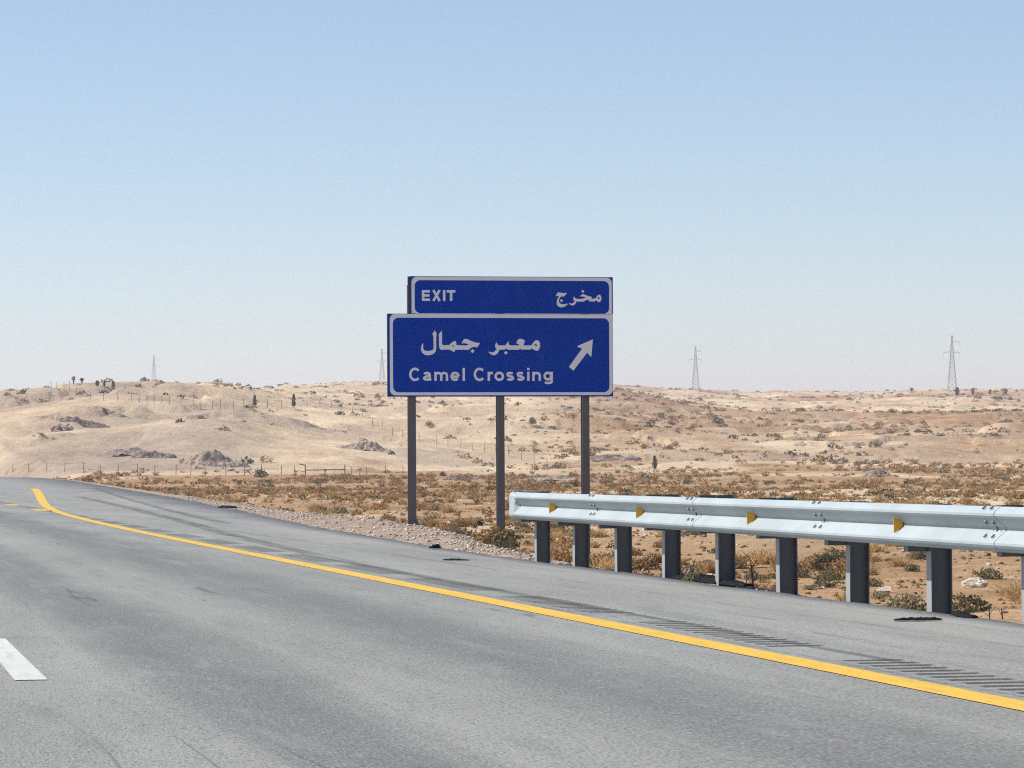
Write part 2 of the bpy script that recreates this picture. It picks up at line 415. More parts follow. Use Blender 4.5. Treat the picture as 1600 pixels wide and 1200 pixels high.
# ------------------------------------------------------------------ mesh helpers
def mesh_np(name, V, Fq, mat, smooth=False):
    me = bpy.data.meshes.new(name)
    V = np.asarray(V, np.float32); Fq = np.asarray(Fq, np.int32)
    n = Fq.shape[1]
    me.vertices.add(len(V)); me.vertices.foreach_set('co', V.ravel())
    me.loops.add(Fq.size); me.loops.foreach_set('vertex_index', Fq.ravel())
    me.polygons.add(len(Fq)); me.polygons.foreach_set('loop_start', np.arange(0, Fq.size, n, dtype=np.int32))
    me.polygons.foreach_set('loop_total', np.full(len(Fq), n, np.int32))
    if smooth: me.polygons.foreach_set('use_smooth', np.ones(len(Fq), bool))
    me.update(calc_edges=True); me.validate()
    if mat: me.materials.append(mat)
    return me
def put(name, me, parent=None, matrix=None):
    o = bpy.data.objects.new(name, me); col.objects.link(o)
    if parent: o.parent = parent
    if matrix is not None: o.matrix_local = matrix
    return o
def empty(name, matrix=None):
    o = bpy.data.objects.new(name, None); o.empty_display_size = 0.3; col.objects.link(o)
    if matrix is not None: o.matrix_world = matrix
    return o
def tag(o, label=None, cat=None, group=None, kind=None):
    if label: o['label'] = label
    if cat: o['category'] = cat
    if group: o['group'] = group
    if kind: o['kind'] = kind
    return o
class MB:
    def __init__(self): self.v, self.f = [], []
    def add(self, verts, faces):
        b = len(self.v); self.v += [tuple(p) for p in verts]; self.f += [tuple(i + b for i in q) for q in faces]
    def box(self, x0, x1, y0, y1, z0, z1):
        self.add([(x0, y0, z0), (x1, y0, z0), (x1, y1, z0), (x0, y1, z0), (x0, y0, z1), (x1, y0, z1), (x1, y1, z1), (x0, y1, z1)],
                 [(3, 2, 1, 0), (4, 5, 6, 7), (0, 1, 5, 4), (1, 2, 6, 5), (2, 3, 7, 6), (3, 0, 4, 7)])
    def bar(self, a, b, w):
        a, b = Vector(a), Vector(b); d = (b - a).normalized()
        u = d.cross(Vector((0, 0, 1)) if abs(d.z) < 0.9 else Vector((1, 0, 0))).normalized() * w / 2
        v = d.cross(u).normalized() * w / 2
        P = [p + su * u + sv * v for p in (a, b) for su, sv in ((-1, -1), (1, -1), (1, 1), (-1, 1))]
        self.add(P, [(0, 1, 2, 3), (7, 6, 5, 4), (0, 4, 5, 1), (1, 5, 6, 2), (2, 6, 7, 3), (3, 7, 4, 0)])
    def prism(self, pts, z0, z1):                # closed outline in xy pulled along z
        n = len(pts)
        self.add([(x, y, z0) for x, y in pts] + [(x, y, z1) for x, y in pts],
                 [tuple(reversed(range(n))), tuple(range(n, 2 * n))] + [(i, (i + 1) % n, n + (i + 1) % n, n + i) for i in range(n)])
    def build(self, name, mat, parent=None, matrix=None, smooth=False):
        me = bpy.data.meshes.new(name); me.from_pydata(self.v, [], self.f); me.update()
        if mat: me.materials.append(mat)
        if smooth: me.polygons.foreach_set('use_smooth', np.ones(len(me.polygons), bool))
        return put(name, me, parent, matrix)

# ------------------------------------------------------------------ desert floor and hills
def build_ground():
    fine = np.radians(np.linspace(-9.6, 9.6, 720))
    side = np.radians(np.concatenate([np.linspace(9.9, 16, 24), np.linspace(17, 60, 30), np.linspace(65, 180, 24)]))
    th = np.concatenate([-side[::-1], fine, side])
    r = np.concatenate([np.linspace(2.5, 24, 24), np.exp(np.linspace(math.log(24.6), math.log(120), 190)),
                        np.exp(np.linspace(math.log(121), math.log(540), 170)), np.linspace(541.5, 1000, 300), np.exp(np.linspace(math.log(1004), math.log(2600), 170)), np.exp(np.linspace(math.log(2640), math.log(9500), 40))])
    R, TH = np.meshgrid(r, th, indexing='ij')
    X, Y = R * np.sin(TH), R * np.cos(TH)
    z, t, s, tr = land(X.ravel(), Y.ravel())
    V = np.stack([X.ravel(), Y.ravel(), z], 1)
    nr, nc = len(r), len(th)
    i, j = np.meshgrid(np.arange(nr - 1), np.arange(nc - 1), indexing='ij')
    a = (i * nc + j).ravel()
    Fq = np.stack([a, a + 1, a + nc + 1, a + nc], 1)
    me = mesh_np('ground', V, Fq, M['ground'], True)
    Xr, Yr = X.ravel(), Y.ravel(); Rr, Tr = R.ravel(), TH.ravel()
    big = fbm(Xr / 60, Yr / 110, 71, 4); med = fbm(Xr / 14, Yr / 30, 81, 3)
    left = sstep(0.035, -0.02, Tr + 0.02 * big)
    sand = sstep(500, 600, Rr + 40 * med) * (left * 0.95 + (1 - left) * np.clip(0.28 + 0.75 * big + 0.35 * med + 0.25 * sstep(900, 1500, Rr), 0, 1))
    sand = np.clip(sand * np.clip(0.9 + 0.3 * med, 0, 1.1), 0, 1)
    sand = np.maximum(sand, 0.75 * sstep(0.35, 0.8, big + 0.5 * med) * sstep(60, 130, Rr))
    w = np.interp(s, BERM_S, BERM_W)
    gravel = sstep(w + 1.5 + 0.5 * med, w + 0.3, tr) * (tr > -0.5) + sstep(-18, -15, t) * (t < 0)
    grey = sstep(0.25, 0.75, fbm(Xr / 45, Yr / 60, 91, 4) + 0.2) * sstep(540, 600, Rr) * (0.5 * left + 0.30 * (1 - left)) * sstep(1100, 800, Rr)
    grey = np.maximum(grey, 0.7 * sstep(-0.06, -0.085, Tr) * sstep(520, 545, Rr) * sstep(640, 590, Rr + 25 * med))
    C = np.ones((len(V), 4), np.float32)
    C[:, 0], C[:, 1], C[:, 2] = sand, np.clip(gravel, 0, 1), np.clip(grey, 0, 1)
    at = me.color_attributes.new('soil', 'FLOAT_COLOR', 'POINT'); at.data.foreach_set('color', C.ravel())
    tag(put('ground', me), 'sandy desert floor rising to pale dunes', kind='structure')
build_ground()

# ------------------------------------------------------------------ road
GROOVES = []
for k in range(-3, 26):
    for j in range(14):
        GROOVES.append(-11.1 + 4.72 * k + 0.245 * j)
def build_road():
    st = list(np.arange(-70, 120, 2.0)) + list(np.arange(120, 1300, 12.0))
    gz, gat = {}, {}
    for g in GROOVES:
        for ds, dz, ga in ((0, 0, 0), (0.035, -0.011, 1), (0.115, -0.011, 1), (0.135, 0, 1), (0.14, 0, 0)):
            st.append(round(g + ds, 4)); gz[round(g + ds, 4)] = dz; gat[round(g + ds, 4)] = ga
    st = np.array(sorted(set(np.round(st, 4))))
    keep = np.ones(len(st), bool)
    isg = np.array([x in gz for x in st])
    gr = np.array(sorted(gz))
    for i in range(len(st)):                      # drop plain stations that fall inside a groove
        if not isg[i]:
            k = np.searchsorted(gr, st[i])
            if 0 < k < len(gr) and gr[k] - gr[k - 1] < 0.11: keep[i] = False
    st, isg = st[keep], isg[keep]
    lat = [-14.5, -11, -8, -6, -4, -2, -0.5, 0.225, 0.25, 0.40, 0.55, 0.575, 1.2, 1.8]
    fr = [0.6, 1.0]
    nl = len(lat) + len(fr) + 1
    V, E, GA = [], [], []
    et = edge_t(st) + 0.05 * fbm(st * 0.9, st * 0.0 + 3.3, 5, 3) + 0.06 * fbm(st * 0.12, st * 0 + 1.7, 6, 2)
    for k, s in enumerate(st):
        gdep = gz.get(s, 0.0)
        e = et[k]
        row = lat + [1.8 + (e - 1.8) * f for f in fr] + [e + 0.04]
        for i, t in enumerate(row):
            z = 0.0
            if i in (8, 9, 10): z = gdep
            if i == nl - 1: z = -0.14
            V.append((t, s, z)); E.append(max(e - t, 0)); GA.append(float(gat.get(s, 0)) if i in (8, 9, 10) else 0.0)
    n = len(st)
    i, j = np.meshgrid(np.arange(n - 1), np.arange(nl - 1), indexing='ij')
    a = (i * nl + j).ravel()
    me = mesh_np('road', V, np.stack([a, a + 1, a + nl + 1, a + nl], 1), M['asphalt'])
    at = me.attributes.new('to_edge', 'FLOAT', 'POINT'); at.data.foreach_set('value', np.array(E, np.float32))
    at = me.attributes.new('groove', 'FLOAT', 'POINT'); at.data.foreach_set('value', np.array(GA, np.float32))
    o = tag(put('road', me), 'grey asphalt motorway with shoulder', kind='structure')
    o.matrix_world = ROAD_M
    return o
road = build_road()
def strip(name, S, Tc, W, mat, z=0.004, across=False):
    S, Tc = np.asarray(S, float), np.asarray(Tc, float); W = np.broadcast_to(W, S.shape)
    d = np.gradient(Tc, S) if len(S) > 1 else np.zeros(1)
    V, A = [], []
    for s, t, w, g in zip(S, Tc, W, d):
        for f in (-1, -0.5, 0, 0.5, 1):
            k = w / 2 / math.hypot(1, g)
            V.append((t + f * k, s - f * k * g, z)); A.append(abs(f))
    n = len(S); i, j = np.meshgrid(np.arange(n - 1), np.arange(4), indexing='ij'); a = (i * 5 + j).ravel()
    me = mesh_np(name, V, np.stack([a, a + 1, a + 6, a + 5], 1), mat)
    if across:
        at = me.attributes.new('across', 'FLOAT', 'POINT'); at.data.foreach_set('value', np.array(A, np.float32))
    return put(name, me, road)
ys_ = np.array([-70, -12, 0, 15, 24, 34, 44, 53, 60.5, 71, 94, 123, 165, 178])
yt_ = np.array([-0.03, -0.05, -0.01, -0.02, -0.05, -0.03, 0.12, 0.22, 0.38, 0.81, 2.0, 3.57, 5.8, 6.3])
S = np.concatenate([np.arange(-70, 30, 5.0), np.arange(30, 176, 2.5)])
def smooth_curve(S, xs, ts):
    t = np.interp(S, xs, ts)
    for _ in range(24): t[1:-1] = 0.25 * t[:-2] + 0.5 * t[1:-1] + 0.25 * t[2:]
    return t
strip('edge_line', S, smooth_curve(S, ys_, yt_), np.interp(S, [-70, 45, 75, 110, 175], [0.205, 0.205, 0.25, 0.34, 0.42]) + 0.008 * fbm(S * 0.9, S * 0, 3, 2), M['yellow'])
S2 = np.arange(177, 330, 4.0)
strip('worn_edge_line', S2, np.interp(S2, [177, 237, 330], [6.3, 9.2, 13.5]), 0.22, M['yellow_worn'])
for s0 in (63.2, 77.6, 92.0, 106.5, 121.0, 135.5, 150.0):
    SS = np.linspace(s0, s0 + 3.4, 4)
    strip('gore_dash', SS, SS * 0 + 0.30, 0.40, M['yellow'])
for s0 in (-44.4, -32.4, -20.4, -8.4, 3.6, 15.6, 27.6, 39.6, 51.6, 63.6, 75.6):
    SS = np.linspace(s0, s0 + 4.2, 5)
    strip('lane_dash', SS, SS * 0 - 3.96, 0.155, M['white'])
SS = np.arange(-9, 112, 1.5)
strip('tyre_mark', SS, smooth_curve(SS, [-9, 2, 10, 15.5, 20.5, 28.5, 41, 58, 75, 101, 112], [0.46, 0.45, 0.45, 0.62, 0.82, 1.08, 1.72, 2.42, 3.1, 4.0, 4.4]),
      np.interp(SS, [-9, 10, 40, 112], [0.10, 0.26, 0.42, 0.5]), M['rubber_mark'], 0.0045, True)
SS = np.arange(40, 180, 2.0)
strip('tyre_mark', SS, smooth_curve(SS, [40, 60, 100, 180], [2.3, 3.2, 5.3, 10.0]), 0.35, M['rubber_mark'], 0.005, True)

# ------------------------------------------------------------------ exit sign
SIGN_P = Vector(G(646, 815, 0.05))
SIGN_N = Vector((ROAD_N[0], ROAD_N[1], 0))       # along the panel, to the right
SIGN_F = Vector((-ROAD_D[0], -ROAD_D[1], 0))     # towards the traffic
SIGN_M = Matrix.Translation((SIGN_P.x, SIGN_P.y, 0)) @ Matrix(((SIGN_N.x, SIGN_F.x, 0, 0), (SIGN_N.y, SIGN_F.y, 0, 0), (0, 0, 1, 0), (0, 0, 0, 1))) @ Matrix.Diagonal((1, -1, 1, 1))
# local frame: x along the panel, y away from the traffic, z up
LEAN = 0.006
def SP(x, y):
    d = Vector(ray(x, y)); o = Vector((0, 0, CAM_H)); f = SIGN_F
    k = (SIGN_P - o).dot(f) / d.dot(f)
    p = o + d * k
    u = (p - SIGN_P).dot(SIGN_N)
    return (u + LEAN * (y - 620) / FPX * SIGN_P.y * -1.0, p.z)
def build_sign():
    root = empty('exit_sign', SIGN_M)
    tag(root, 'blue two-panel EXIT and Camel Crossing road sign on three steel posts', 'road sign')
    L0, L1 = SP(605, 490), SP(957.5, 619.5)
    U0, U1 = SP(640, 431.5), SP(956.5, 490)
    def panel(name, x0, x1, z0, z1, th=0.03):
        mb = MB(); mb.box(x0, x1, -th, 0.0, z0, z1)
        o = mb.build(name, M['blue'], root)
        b = MB()
        for k in range(3):
            zz = z0 + (z1 - z0) * (0.2 + 0.3 * k); b.box(x0 + 0.05, x1 - 0.05, 0.002, 0.05, zz - 0.03, zz + 0.03)
        b.build('back_rail', M['alu'], o)
        return o
    lower = panel('lower_panel', L0[0], L1[0], L1[1], L0[1])
    upper = panel('upper_panel', U0[0], U1[0], L0[1] + 0.004, U0[1])
    tb = MB(); tb.box(U0[0] - 0.045, U0[0] - 0.002, -0.012, 0.05, L0[1] + 0.004, U0[1] - 0.004); tb.build('edge_channel', M['trim'], upper)
    tb = MB(); tb.box(L0[0] - 0.012, L0[0] - 0.001, -0.028, 0.03, L1[1], L0[1] - 0.002); tb.build('edge_channel', M['trim'], lower)
    def rrect(x0, x1, z0, z1, rad, corners=(1, 1, 1, 1)):       # corners: bl, br, tr, tl
        pts = []
        for (cx, cz, a0), on in zip(((x0, z0, 180), (x1, z0, 270), (x1, z1, 0), (x0, z1, 90)), corners):
            sx = 1 if cx == x0 else -1; sz = 1 if cz == z0 else -1
            if not on: pts.append((cx, cz)); continue
            for k in range(9):
                a = math.radians(a0 + 90 * k / 8)
                pts.append((cx + sx * rad + rad * math.cos(a), cz + sz * rad + rad * math.sin(a)))
        return pts
    def curve_mesh(name, loops, parent, y, mat):
        cu = bpy.data.curves.new(name, 'CURVE'); cu.dimensions = '2D'; cu.fill_mode = 'BOTH'; cu.extrude = 0.0008
        for lp in loops:
            sp = cu.splines.new('POLY'); sp.points.add(len(lp) - 1); sp.use_cyclic_u = True
            for p, (x, z) in zip(sp.points, lp): p.co = (x, z, 0, 1)
        tmp = bpy.data.objects.new(name + '_tmp', cu); col.objects.link(tmp)
        dg = bpy.context.evaluated_depsgraph_get()
        me = bpy.data.meshes.new_from_object(tmp.evaluated_get(dg)); me.name = name
        bpy.data.objects.remove(tmp)
        me.materials.clear(); me.materials.append(mat)
        return put(name, me, parent, Matrix.Translation((0, y, 0)) @ Matrix.Rotation(math.radians(90), 4, 'X'))
    Y = -0.0325
    Z1 = 1 / 4.2105
    def zp(zx, zy): return SP(590 + zx * Z1, 420 + zy * Z1)
    a, b = zp(216, 52), zp(1536, 297); c, d = zp(237, 75), zp(1518, 297)
    curve_mesh('border', [rrect(a[0], b[0], L0[1] + 0.006, a[1], 0.10, (0, 0, 1, 1)), rrect(c[0], d[0], L0[1] + 0.008, c[1], 0.105)], upper, Y, M['signwhite'])
    a, b = zp(74, 297), zp(1545, 831); c, d = zp(95, 322), zp(1523, 812)
    curve_mesh('border', [rrect(a[0], b[0], b[1], a[1], 0.10, (1, 1, 0, 1)), rrect(c[0], d[0], d[1], c[1], 0.105)], lower, Y, M['signwhite'])
    def trace(name, x0, y0, k, loops, parent):
        return curve_mesh(name, [[SP(x0 + zx * k, y0 + zy * k) for zx, zy in lp] for lp in loops], parent, Y, M['signwhite'])
    k1 = 110 / 1600
    trace('arabic_lettering', 650, 505, k1, [
        [(410,165),(455,235),(445,300),(447,560),(440,630),(400,690),(330,722),(250,732),(180,715),(125,670),(98,600),(102,540),(125,480),(155,450),(148,510),(150,570),(170,610),(215,630),(280,632),(340,620),(378,600),(385,560),(380,300),(358,245)],
        [(575,165),(578,300),(575,470),(600,500),(740,498),(780,455),(840,415),(880,400),(898,440),(905,500),(1110,510),(1190,492),(1130,465),(1065,450),(1035,470),(1028,440),(1060,385),(1100,355),(1150,365),(1260,415),(1360,445),(1440,450),(1405,510),(1375,550),(1290,540),(1240,560),(1190,605),(880,605),(860,660),(820,640),(745,600),(560,605),(530,590),(512,540),(508,400),(500,250)],
        [(830,498),(857,520),(840,542),(808,522)],
        [(1270,590),(1318,635),(1270,685),(1228,635)]], lower)
    trace('arabic_lettering', 755, 505, k1, [
        [(95,645),(170,665),(220,660),(260,630),(295,590),(265,565),(255,510),(270,465),(298,435),(305,475),(330,505),(490,505),(520,460),(565,410),(562,460),(575,490),(600,505),(800,505),(805,490),(775,468),(735,460),(755,405),(790,362),(830,352),(885,365),(930,395),(925,440),(900,490),(905,508),(1080,505),(1110,460),(1150,405),(1200,385),(1245,405),(1275,450),(1280,520),(1260,590),(1225,630),(1180,625),(1085,575),(1060,600),(860,602),(830,585),(790,605),(545,605),(505,575),(470,603),(350,605),(345,640),(310,690),(260,728),(200,728),(140,695)],
        [(1140,470),(1205,490),(1210,525),(1155,503)],
        [(500,632),(545,670),(500,717),(458,670)]], lower)
    trace('arabic_lettering', 860, 445, 90 / 1600, [
        [(120,330),(140,270),(180,215),(240,220),(340,235),(430,225),(400,280),(345,325),(270,325),(230,370),(210,430),(215,490),(250,525),(320,545),(400,535),(470,525),(420,575),(360,615),(270,632),(200,605),(155,545),(150,470),(170,390),(215,320),(170,305)],
        [(283,398),(326,442),(283,484),(240,442)],
        [(478,505),(560,525),(610,505),(650,470),(620,430),(605,380),(632,320),(650,360),(690,390),(830,395),(910,378),(960,355),(900,335),(840,320),(785,335),(830,285),(880,258),(940,280),(1030,320),(1130,340),(1110,370),(1130,400),(1200,380),(1245,370),(1265,310),(1320,270),(1370,300),(1395,370),(1385,440),(1340,485),(1290,475),(1245,430),(1200,465),(1060,465),(1035,420),(960,430),(890,470),(700,465),(680,510),(640,560),(590,578),(530,560)],
        [(1310,340),(1342,365),(1332,405),(1292,390),(1282,360)],
        [(873,143),(918,187),(873,227),(826,187)]], upper)
    trace('direction_arrow', 880, 520, 60 / 1108, [[(835,190),(795,688),(770,690),(675,572),(280,1095),(150,985),(525,455),(395,410),(395,382)]], lower)
    def arc(cx, cy, rx, ry, a0, a1, n=16):
        return [(cx + rx * math.cos(math.radians(a0 + (a1 - a0) * k / (n - 1))), cy + ry * math.sin(math.radians(a0 + (a1 - a0) * k / (n - 1)))) for k in range(n)]
    # strokes of a plain bold grotesque; units: capital height 1, width of each letter 1, stroke centre lines
    def glyph(ch, w, sw):
        h = sw / 2; r = h / w; XH = 0.70
        if ch == 'C': return [arc(0.5, 0.5, 0.5 - r, 0.52 - h, 42, 318, 22)]
        if ch == 'o': return [arc(0.5, XH / 2, 0.5 - r, XH / 2 + 0.01 - h, 0, 360, 24)]
        if ch == 'e': return [arc(0.5, XH / 2, 0.5 - r, XH / 2 + 0.01 - h, 0, 318, 22), [(r, XH / 2 - 0.02), (1 - r, XH / 2 - 0.02)]]
        if ch == 'l': return [[(0.5, 0), (0.5, 1)]]
        if ch == 'i': return [[(0.5, 0), (0.5, XH)], [(0.5, 0.83), (0.5, 1)]]
        if ch == 'r': return [[(r, 0), (r, XH)], [(r, 0.40), (r + 0.12, 0.53), (0.62, XH - h), (1, XH - h)]]
        if ch == 'n': return [[(r, 0), (r, XH)], [(r, 0.40)] + arc(0.5, 0.40, 0.5 - r, XH - h - 0.40, 150, 0, 10) + [(1 - r, 0)]]
        if ch == 'm': return [[(r, 0), (r, XH)], [(r, 0.42)] + arc(0.25 + r / 2, 0.42, 0.25 - r / 2, XH - h - 0.42, 150, 0, 9) + [(0.5, 0)], [(0.5, 0.42)] + arc(0.75 - r / 2, 0.42, 0.25 - r / 2, XH - h - 0.42, 150, 0, 9) + [(1 - r, 0)]]
        if ch == 'a': return [arc(0.46, 0.47, 0.44 - r, XH - h - 0.47, 165, 0, 10) + [(0.9 - r, 0.12), (1 - r * 0.4, h * 0.7)], [(0.9 - r, 0.42), (0.55, 0.39)] + arc(0.42, 0.205, 0.42 - r, 0.205 - h, 110, 290, 10) + [(0.72, 0.12), (0.9 - r, 0.22)]]
        if ch == 's': return [arc(0.5, 0.51, 0.47 - r, XH - h - 0.51, 25, 200, 8) + [(0.3, 0.385), (0.72, 0.315)] + arc(0.5, 0.195, 0.5 - r, 0.195 - h, 20, -160, 8)]
        if ch == 'g': return [arc(0.47, 0.37, 0.47 - r, 0.35 - h, 0, 360, 20), [(1 - r, XH), (1 - r, 0.0)] + arc(0.5, -0.06, 0.5 - r, 0.20 - h, -10, -155, 9)]
        if ch == 'E': return [[(r, 0), (r, 1)], [(r, 1 - h), (1, 1 - h)], [(r, 0.51), (0.93, 0.51)], [(r, h), (1, h)]]
        if ch == 'X': return [[(r, 0), (1 - r, 1)], [(1 - r, 0), (r, 1)]]
        if ch == 'I': return [[(0.5, 0), (0.5, 1)]]
        if ch == 'T': return [[(0, 1 - h), (1, 1 - h)], [(0.5, 0), (0.5, 1)]]
    def latin(boxes, x0, y0, k, top, base, sw, parent):
        for ch, a, b in boxes:
            pa, pb = SP(x0 + a * k, y0 + base * k), SP(x0 + b * k, y0 + top * k)
            W_, H_ = pb[0] - pa[0], pb[1] - pa[1]
            mb = MB()
            for q, st in enumerate(glyph(ch, W_ / H_, sw)):
                P = [Vector((pa[0] + x * W_, pa[1] + y * H_)) for x, y in st]
                n = len(P); closed = (P[0] - P[-1]).length < 1e-4
                V = []
                for i2 in range(n):
                    p_, n_ = (P[i2 - 1] if i2 else (P[-2] if closed else P[0])), (P[i2 + 1] if i2 < n - 1 else (P[1] if closed else P[-1]))
                    d0, d1 = (P[i2] - p_), (n_ - P[i2])
                    d0 = d0.normalized() if d0.length > 1e-6 else d1.normalized(); d1 = d1.normalized() if d1.length > 1e-6 else d0
                    t_ = (d0 + d1).normalized(); m_ = sw * H_ / 2 / max(0.6, t_.dot(d1))
                    nn = Vector((-t_.y, t_.x)) * m_
                    yy = Y - 0.0005 * q
                    V += [(P[i2].x + nn.x, yy, P[i2].y + nn.y), (P[i2].x - nn.x, yy, P[i2].y - nn.y)]
                mb.add(V, [(2 * m, 2 * m + 1, 2 * m + 3, 2 * m + 2) for m in range(n - 1)])
            mb.build('letter', M['signwhite'], parent)
    latin([('E', 318, 540), ('X', 602, 842), ('I', 893, 977), ('T', 1008, 1247)], 640, 445, 90 / 1600, 150, 450, 0.225, upper)
    latin([('C', 58, 180), ('a', 202, 292), ('m', 320, 463), ('e', 488, 584), ('l', 611, 641), ('C', 730, 851), ('r', 875, 929), ('o', 946, 1046), ('s', 1067, 1151), ('s', 1174, 1258), ('i', 1284, 1313),
           ('n', 1340, 1429), ('g', 1456, 1553)], 630, 565, 0.15, 66, 201, 0.185, lower)
    for px, py in ((646, 815), (784.5, 838), (917.5, 862)):
        u = SP(px, 720)[0]
        wp = SIGN_P + SIGN_N * u
        zg = land_z(wp.x, wp.y)
        mb = MB(); w, dp, tf = 0.066, 0.075, 0.012
        mb.prism([(-w, -dp), (w, -dp), (w, -dp + tf), (0.006, -dp + tf), (0.006, dp - tf), (w, dp - tf), (w, dp), (-w, dp), (-w, dp - tf), (-0.006, dp - tf), (-0.006, -dp + tf), (-w, -dp + tf)], zg - 0.25, U0[1] - 0.15)
        po = mb.build('post', M['sign_post'], root, Matrix.Translation((u, 0.13, 0)))
        bp = MB(); bp.box(-0.10, 0.10, -0.11, 0.11, zg + 0.03, zg + 0.06); bp.box(-0.10, 0.10, -0.11, 0.11, zg + 0.075, zg + 0.10)
        for sx in (-0.08, 0.08): bp.box(sx - 0.012, sx + 0.012, -0.095, -0.07, zg, zg + 0.14)
        bp.build('base_plate', M['sign_post'], po)
    return root
build_sign()

# ------------------------------------------------------------------ guardrail
def build_guardrail():
    root = empty('guardrail', ROAD_M)
    tag(root, 'galvanised steel W-beam guardrail with amber reflectors along the asphalt edge', 'guardrail')
    PITCHS, S0, TP = 1.972, 11.70, 2.52
    ZT, ZB = 0.743, 0.460; ZC = (ZT + ZB) / 2
    TV, TCREST = 2.352, 2.270
    half = [(0.030, 0.1565), (0.040, 0.1535), (0.070, 0.128), (0.0815, 0.110), (0.0815, 0.094), (0.072, 0.080), (0.018, 0.026), (0.004, 0.014)]
    half = [(d, z * 0.905) for d, z in half]
    prof = [(d, z) for d, z in half] + [(0.0, 0.0)] + [(d, -z) for d, z in reversed(half)]
    def beam(s_a, s_b, name, off):
        V, n = [], len(prof)
        for s in np.linspace(s_a, s_b, 5):
            for d, z in prof: V.append((TV - d + off, s, ZC + z))
        Fq = []
        for i in range(4):
            for j in range(n - 1):
                a = i * n + j; Fq.append((a, a + n, a + n + 1, a + 1))
        me = bpy.data.meshes.new(name); me.from_pydata(V, [], Fq); me.update(); me.materials.append(M['galv'])
        o = put(name, me, root)
        so = o.modifiers.new('thickness', 'SOLIDIFY'); so.thickness = 0.004; so.offset = 0
        return o
    posts = [S0 - PITCHS * i for i in range(17)]
    s_end = 11.62
    splices = [posts[2 + 2 * k] for k in range(7)]
    cuts = [s_end] + splices + [posts[-1] - 0.6]
    for k in range(len(cuts) - 1):
        beam(cuts[k] + (0.16 if k else 0), cuts[k + 1] - 0.16, 'beam', -0.0046 if k % 2 else 0.0)
    # end terminal: the valley of the W closes to a flat plate whose nose turns back from the road
    V, n = [], len(prof)
    stations = [(s_end - 0.05, 0, 0, 1.0), (s_end + 0.04, 0.0, 0, 1.0), (s_end + 0.10, 0.9, 0, 1.0), (s_end + 0.12, 1.0, 0, 1.02), (s_end + 0.28, 1.0, 0, 1.05), (s_end + 0.42, 1.0, 0.01, 1.10),
                (s_end + 0.49, 1.0, 0.05, 1.10), (s_end + 0.52, 1.0, 0.12, 1.10), (s_end + 0.49, 1.0, 0.2, 1.08)]
    for s, fl, bk, sc in stations:
        for d, z in prof:
            dd = d if abs(z) > 0.09 else d + (0.0815 - d) * fl
            V.append((TV - dd + 0.022 + bk, s, ZC + z * sc))
    Fq = [(i * n + j, (i + 1) * n + j, (i + 1) * n + j + 1, i * n + j + 1) for i in range(len(stations) - 1) for j in range(n - 1)]
    me = bpy.data.meshes.new('end_terminal'); me.from_pydata(V, [], Fq); me.update(); me.materials.append(M['galv'])
    o = put('end_terminal', me, root); so = o.modifiers.new('thickness', 'SOLIDIFY'); so.thickness = 0.005; so.offset = 0
    # shared pieces
    mp = MB(); hw, dp, tf, tw = 0.055, 0.150, 0.009, 0.006
    ipts = [(0, -hw), (tf, -hw), (tf, -tw), (dp - tf, -tw), (dp - tf, -hw), (dp, -hw), (dp, hw), (dp - tf, hw), (dp - tf, tw), (tf, tw), (tf, hw), (0, hw)]
    mp.prism(ipts, -0.7, 0.752)
    post_me = bpy.data.meshes.new('post'); post_me.from_pydata(mp.v, [], mp.f); post_me.materials.append(M['galv_post']); post_me.materials.append(M['galv_lit_face'])
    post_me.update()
    for pf in post_me.polygons:  # road-facing flange gets the tone with sunlight painted in
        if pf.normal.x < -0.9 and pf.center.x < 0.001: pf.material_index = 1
    mb = MB(); bd = TP - TV - 0.006
    mb.prism([(0, -0.05), (0.008, -0.05), (0.008, -0.005), (bd - 0.008, -0.005), (bd - 0.008, -0.05), (bd, -0.05), (bd, 0.05), (bd - 0.008, 0.05), (bd - 0.008, 0.005), (0.008, 0.005), (0.008, 0.05), (0, 0.05)], 0.425, 0.752)
    block_me = bpy.data.meshes.new('spacer_block'); block_me.from_pydata(mb.v, [], mb.f); block_me.materials.append(M['galv_post'])
    bolt = MB()
    pts = [(0.016 * math.cos(a), 0.009 * math.sin(a)) for a in np.linspace(0, 2 * math.pi, 9)[:-1]]
    bolt.prism(pts, 0.0, 0.009)
    bolt_me = bpy.data.meshes.new('bolt'); bolt_me.from_pydata(bolt.v, [], bolt.f); bolt_me.materials.append(M['bolt'])
    dl = MB()                                    # reflector: a plate standing across the valley, wide towards the road
    dl.add([(TV - 0.083, -0.003, ZC - 0.060), (TV - 0.083, -0.003, ZC + 0.050), (TV - 0.016, -0.003, ZC + 0.024), (TV - 0.016, -0.003, ZC - 0.022),
            (TV - 0.083, 0.003, ZC - 0.060), (TV - 0.083, 0.003, ZC + 0.050), (TV - 0.016, 0.003, ZC + 0.024), (TV - 0.016, 0.003, ZC - 0.022)],
           [(0, 1, 2, 3), (7, 6, 5, 4), (0, 4, 5, 1), (1, 5, 6, 2), (2, 6, 7, 3), (3, 7, 4, 0)])
    del_me = bpy.data.meshes.new('reflector'); del_me.from_pydata(dl.v, [], dl.f); del_me.materials.append(M['delin'])
    br = MB(); br.box(TV - 0.018, TV - 0.004, 0.0035, 0.07, ZC - 0.022, ZC + 0.024)
    br_me = bpy.data.meshes.new('bracket'); br_me.from_pydata(br.v, [], br.f); br_me.materials.append(M['bolt'])
    def up(t, s, z, nt, nz):                     # frame with its z axis along (nt, 0, nz)
        nrm = Vector((nt, 0, nz)).normalized(); y = Vector((0, 1, 0)); x = y.cross(nrm)
        return Matrix(((x.x, y.x, nrm.x, t), (x.y, y.y, nrm.y, s), (x.z, y.z, nrm.z, z), (0, 0, 0, 1)))
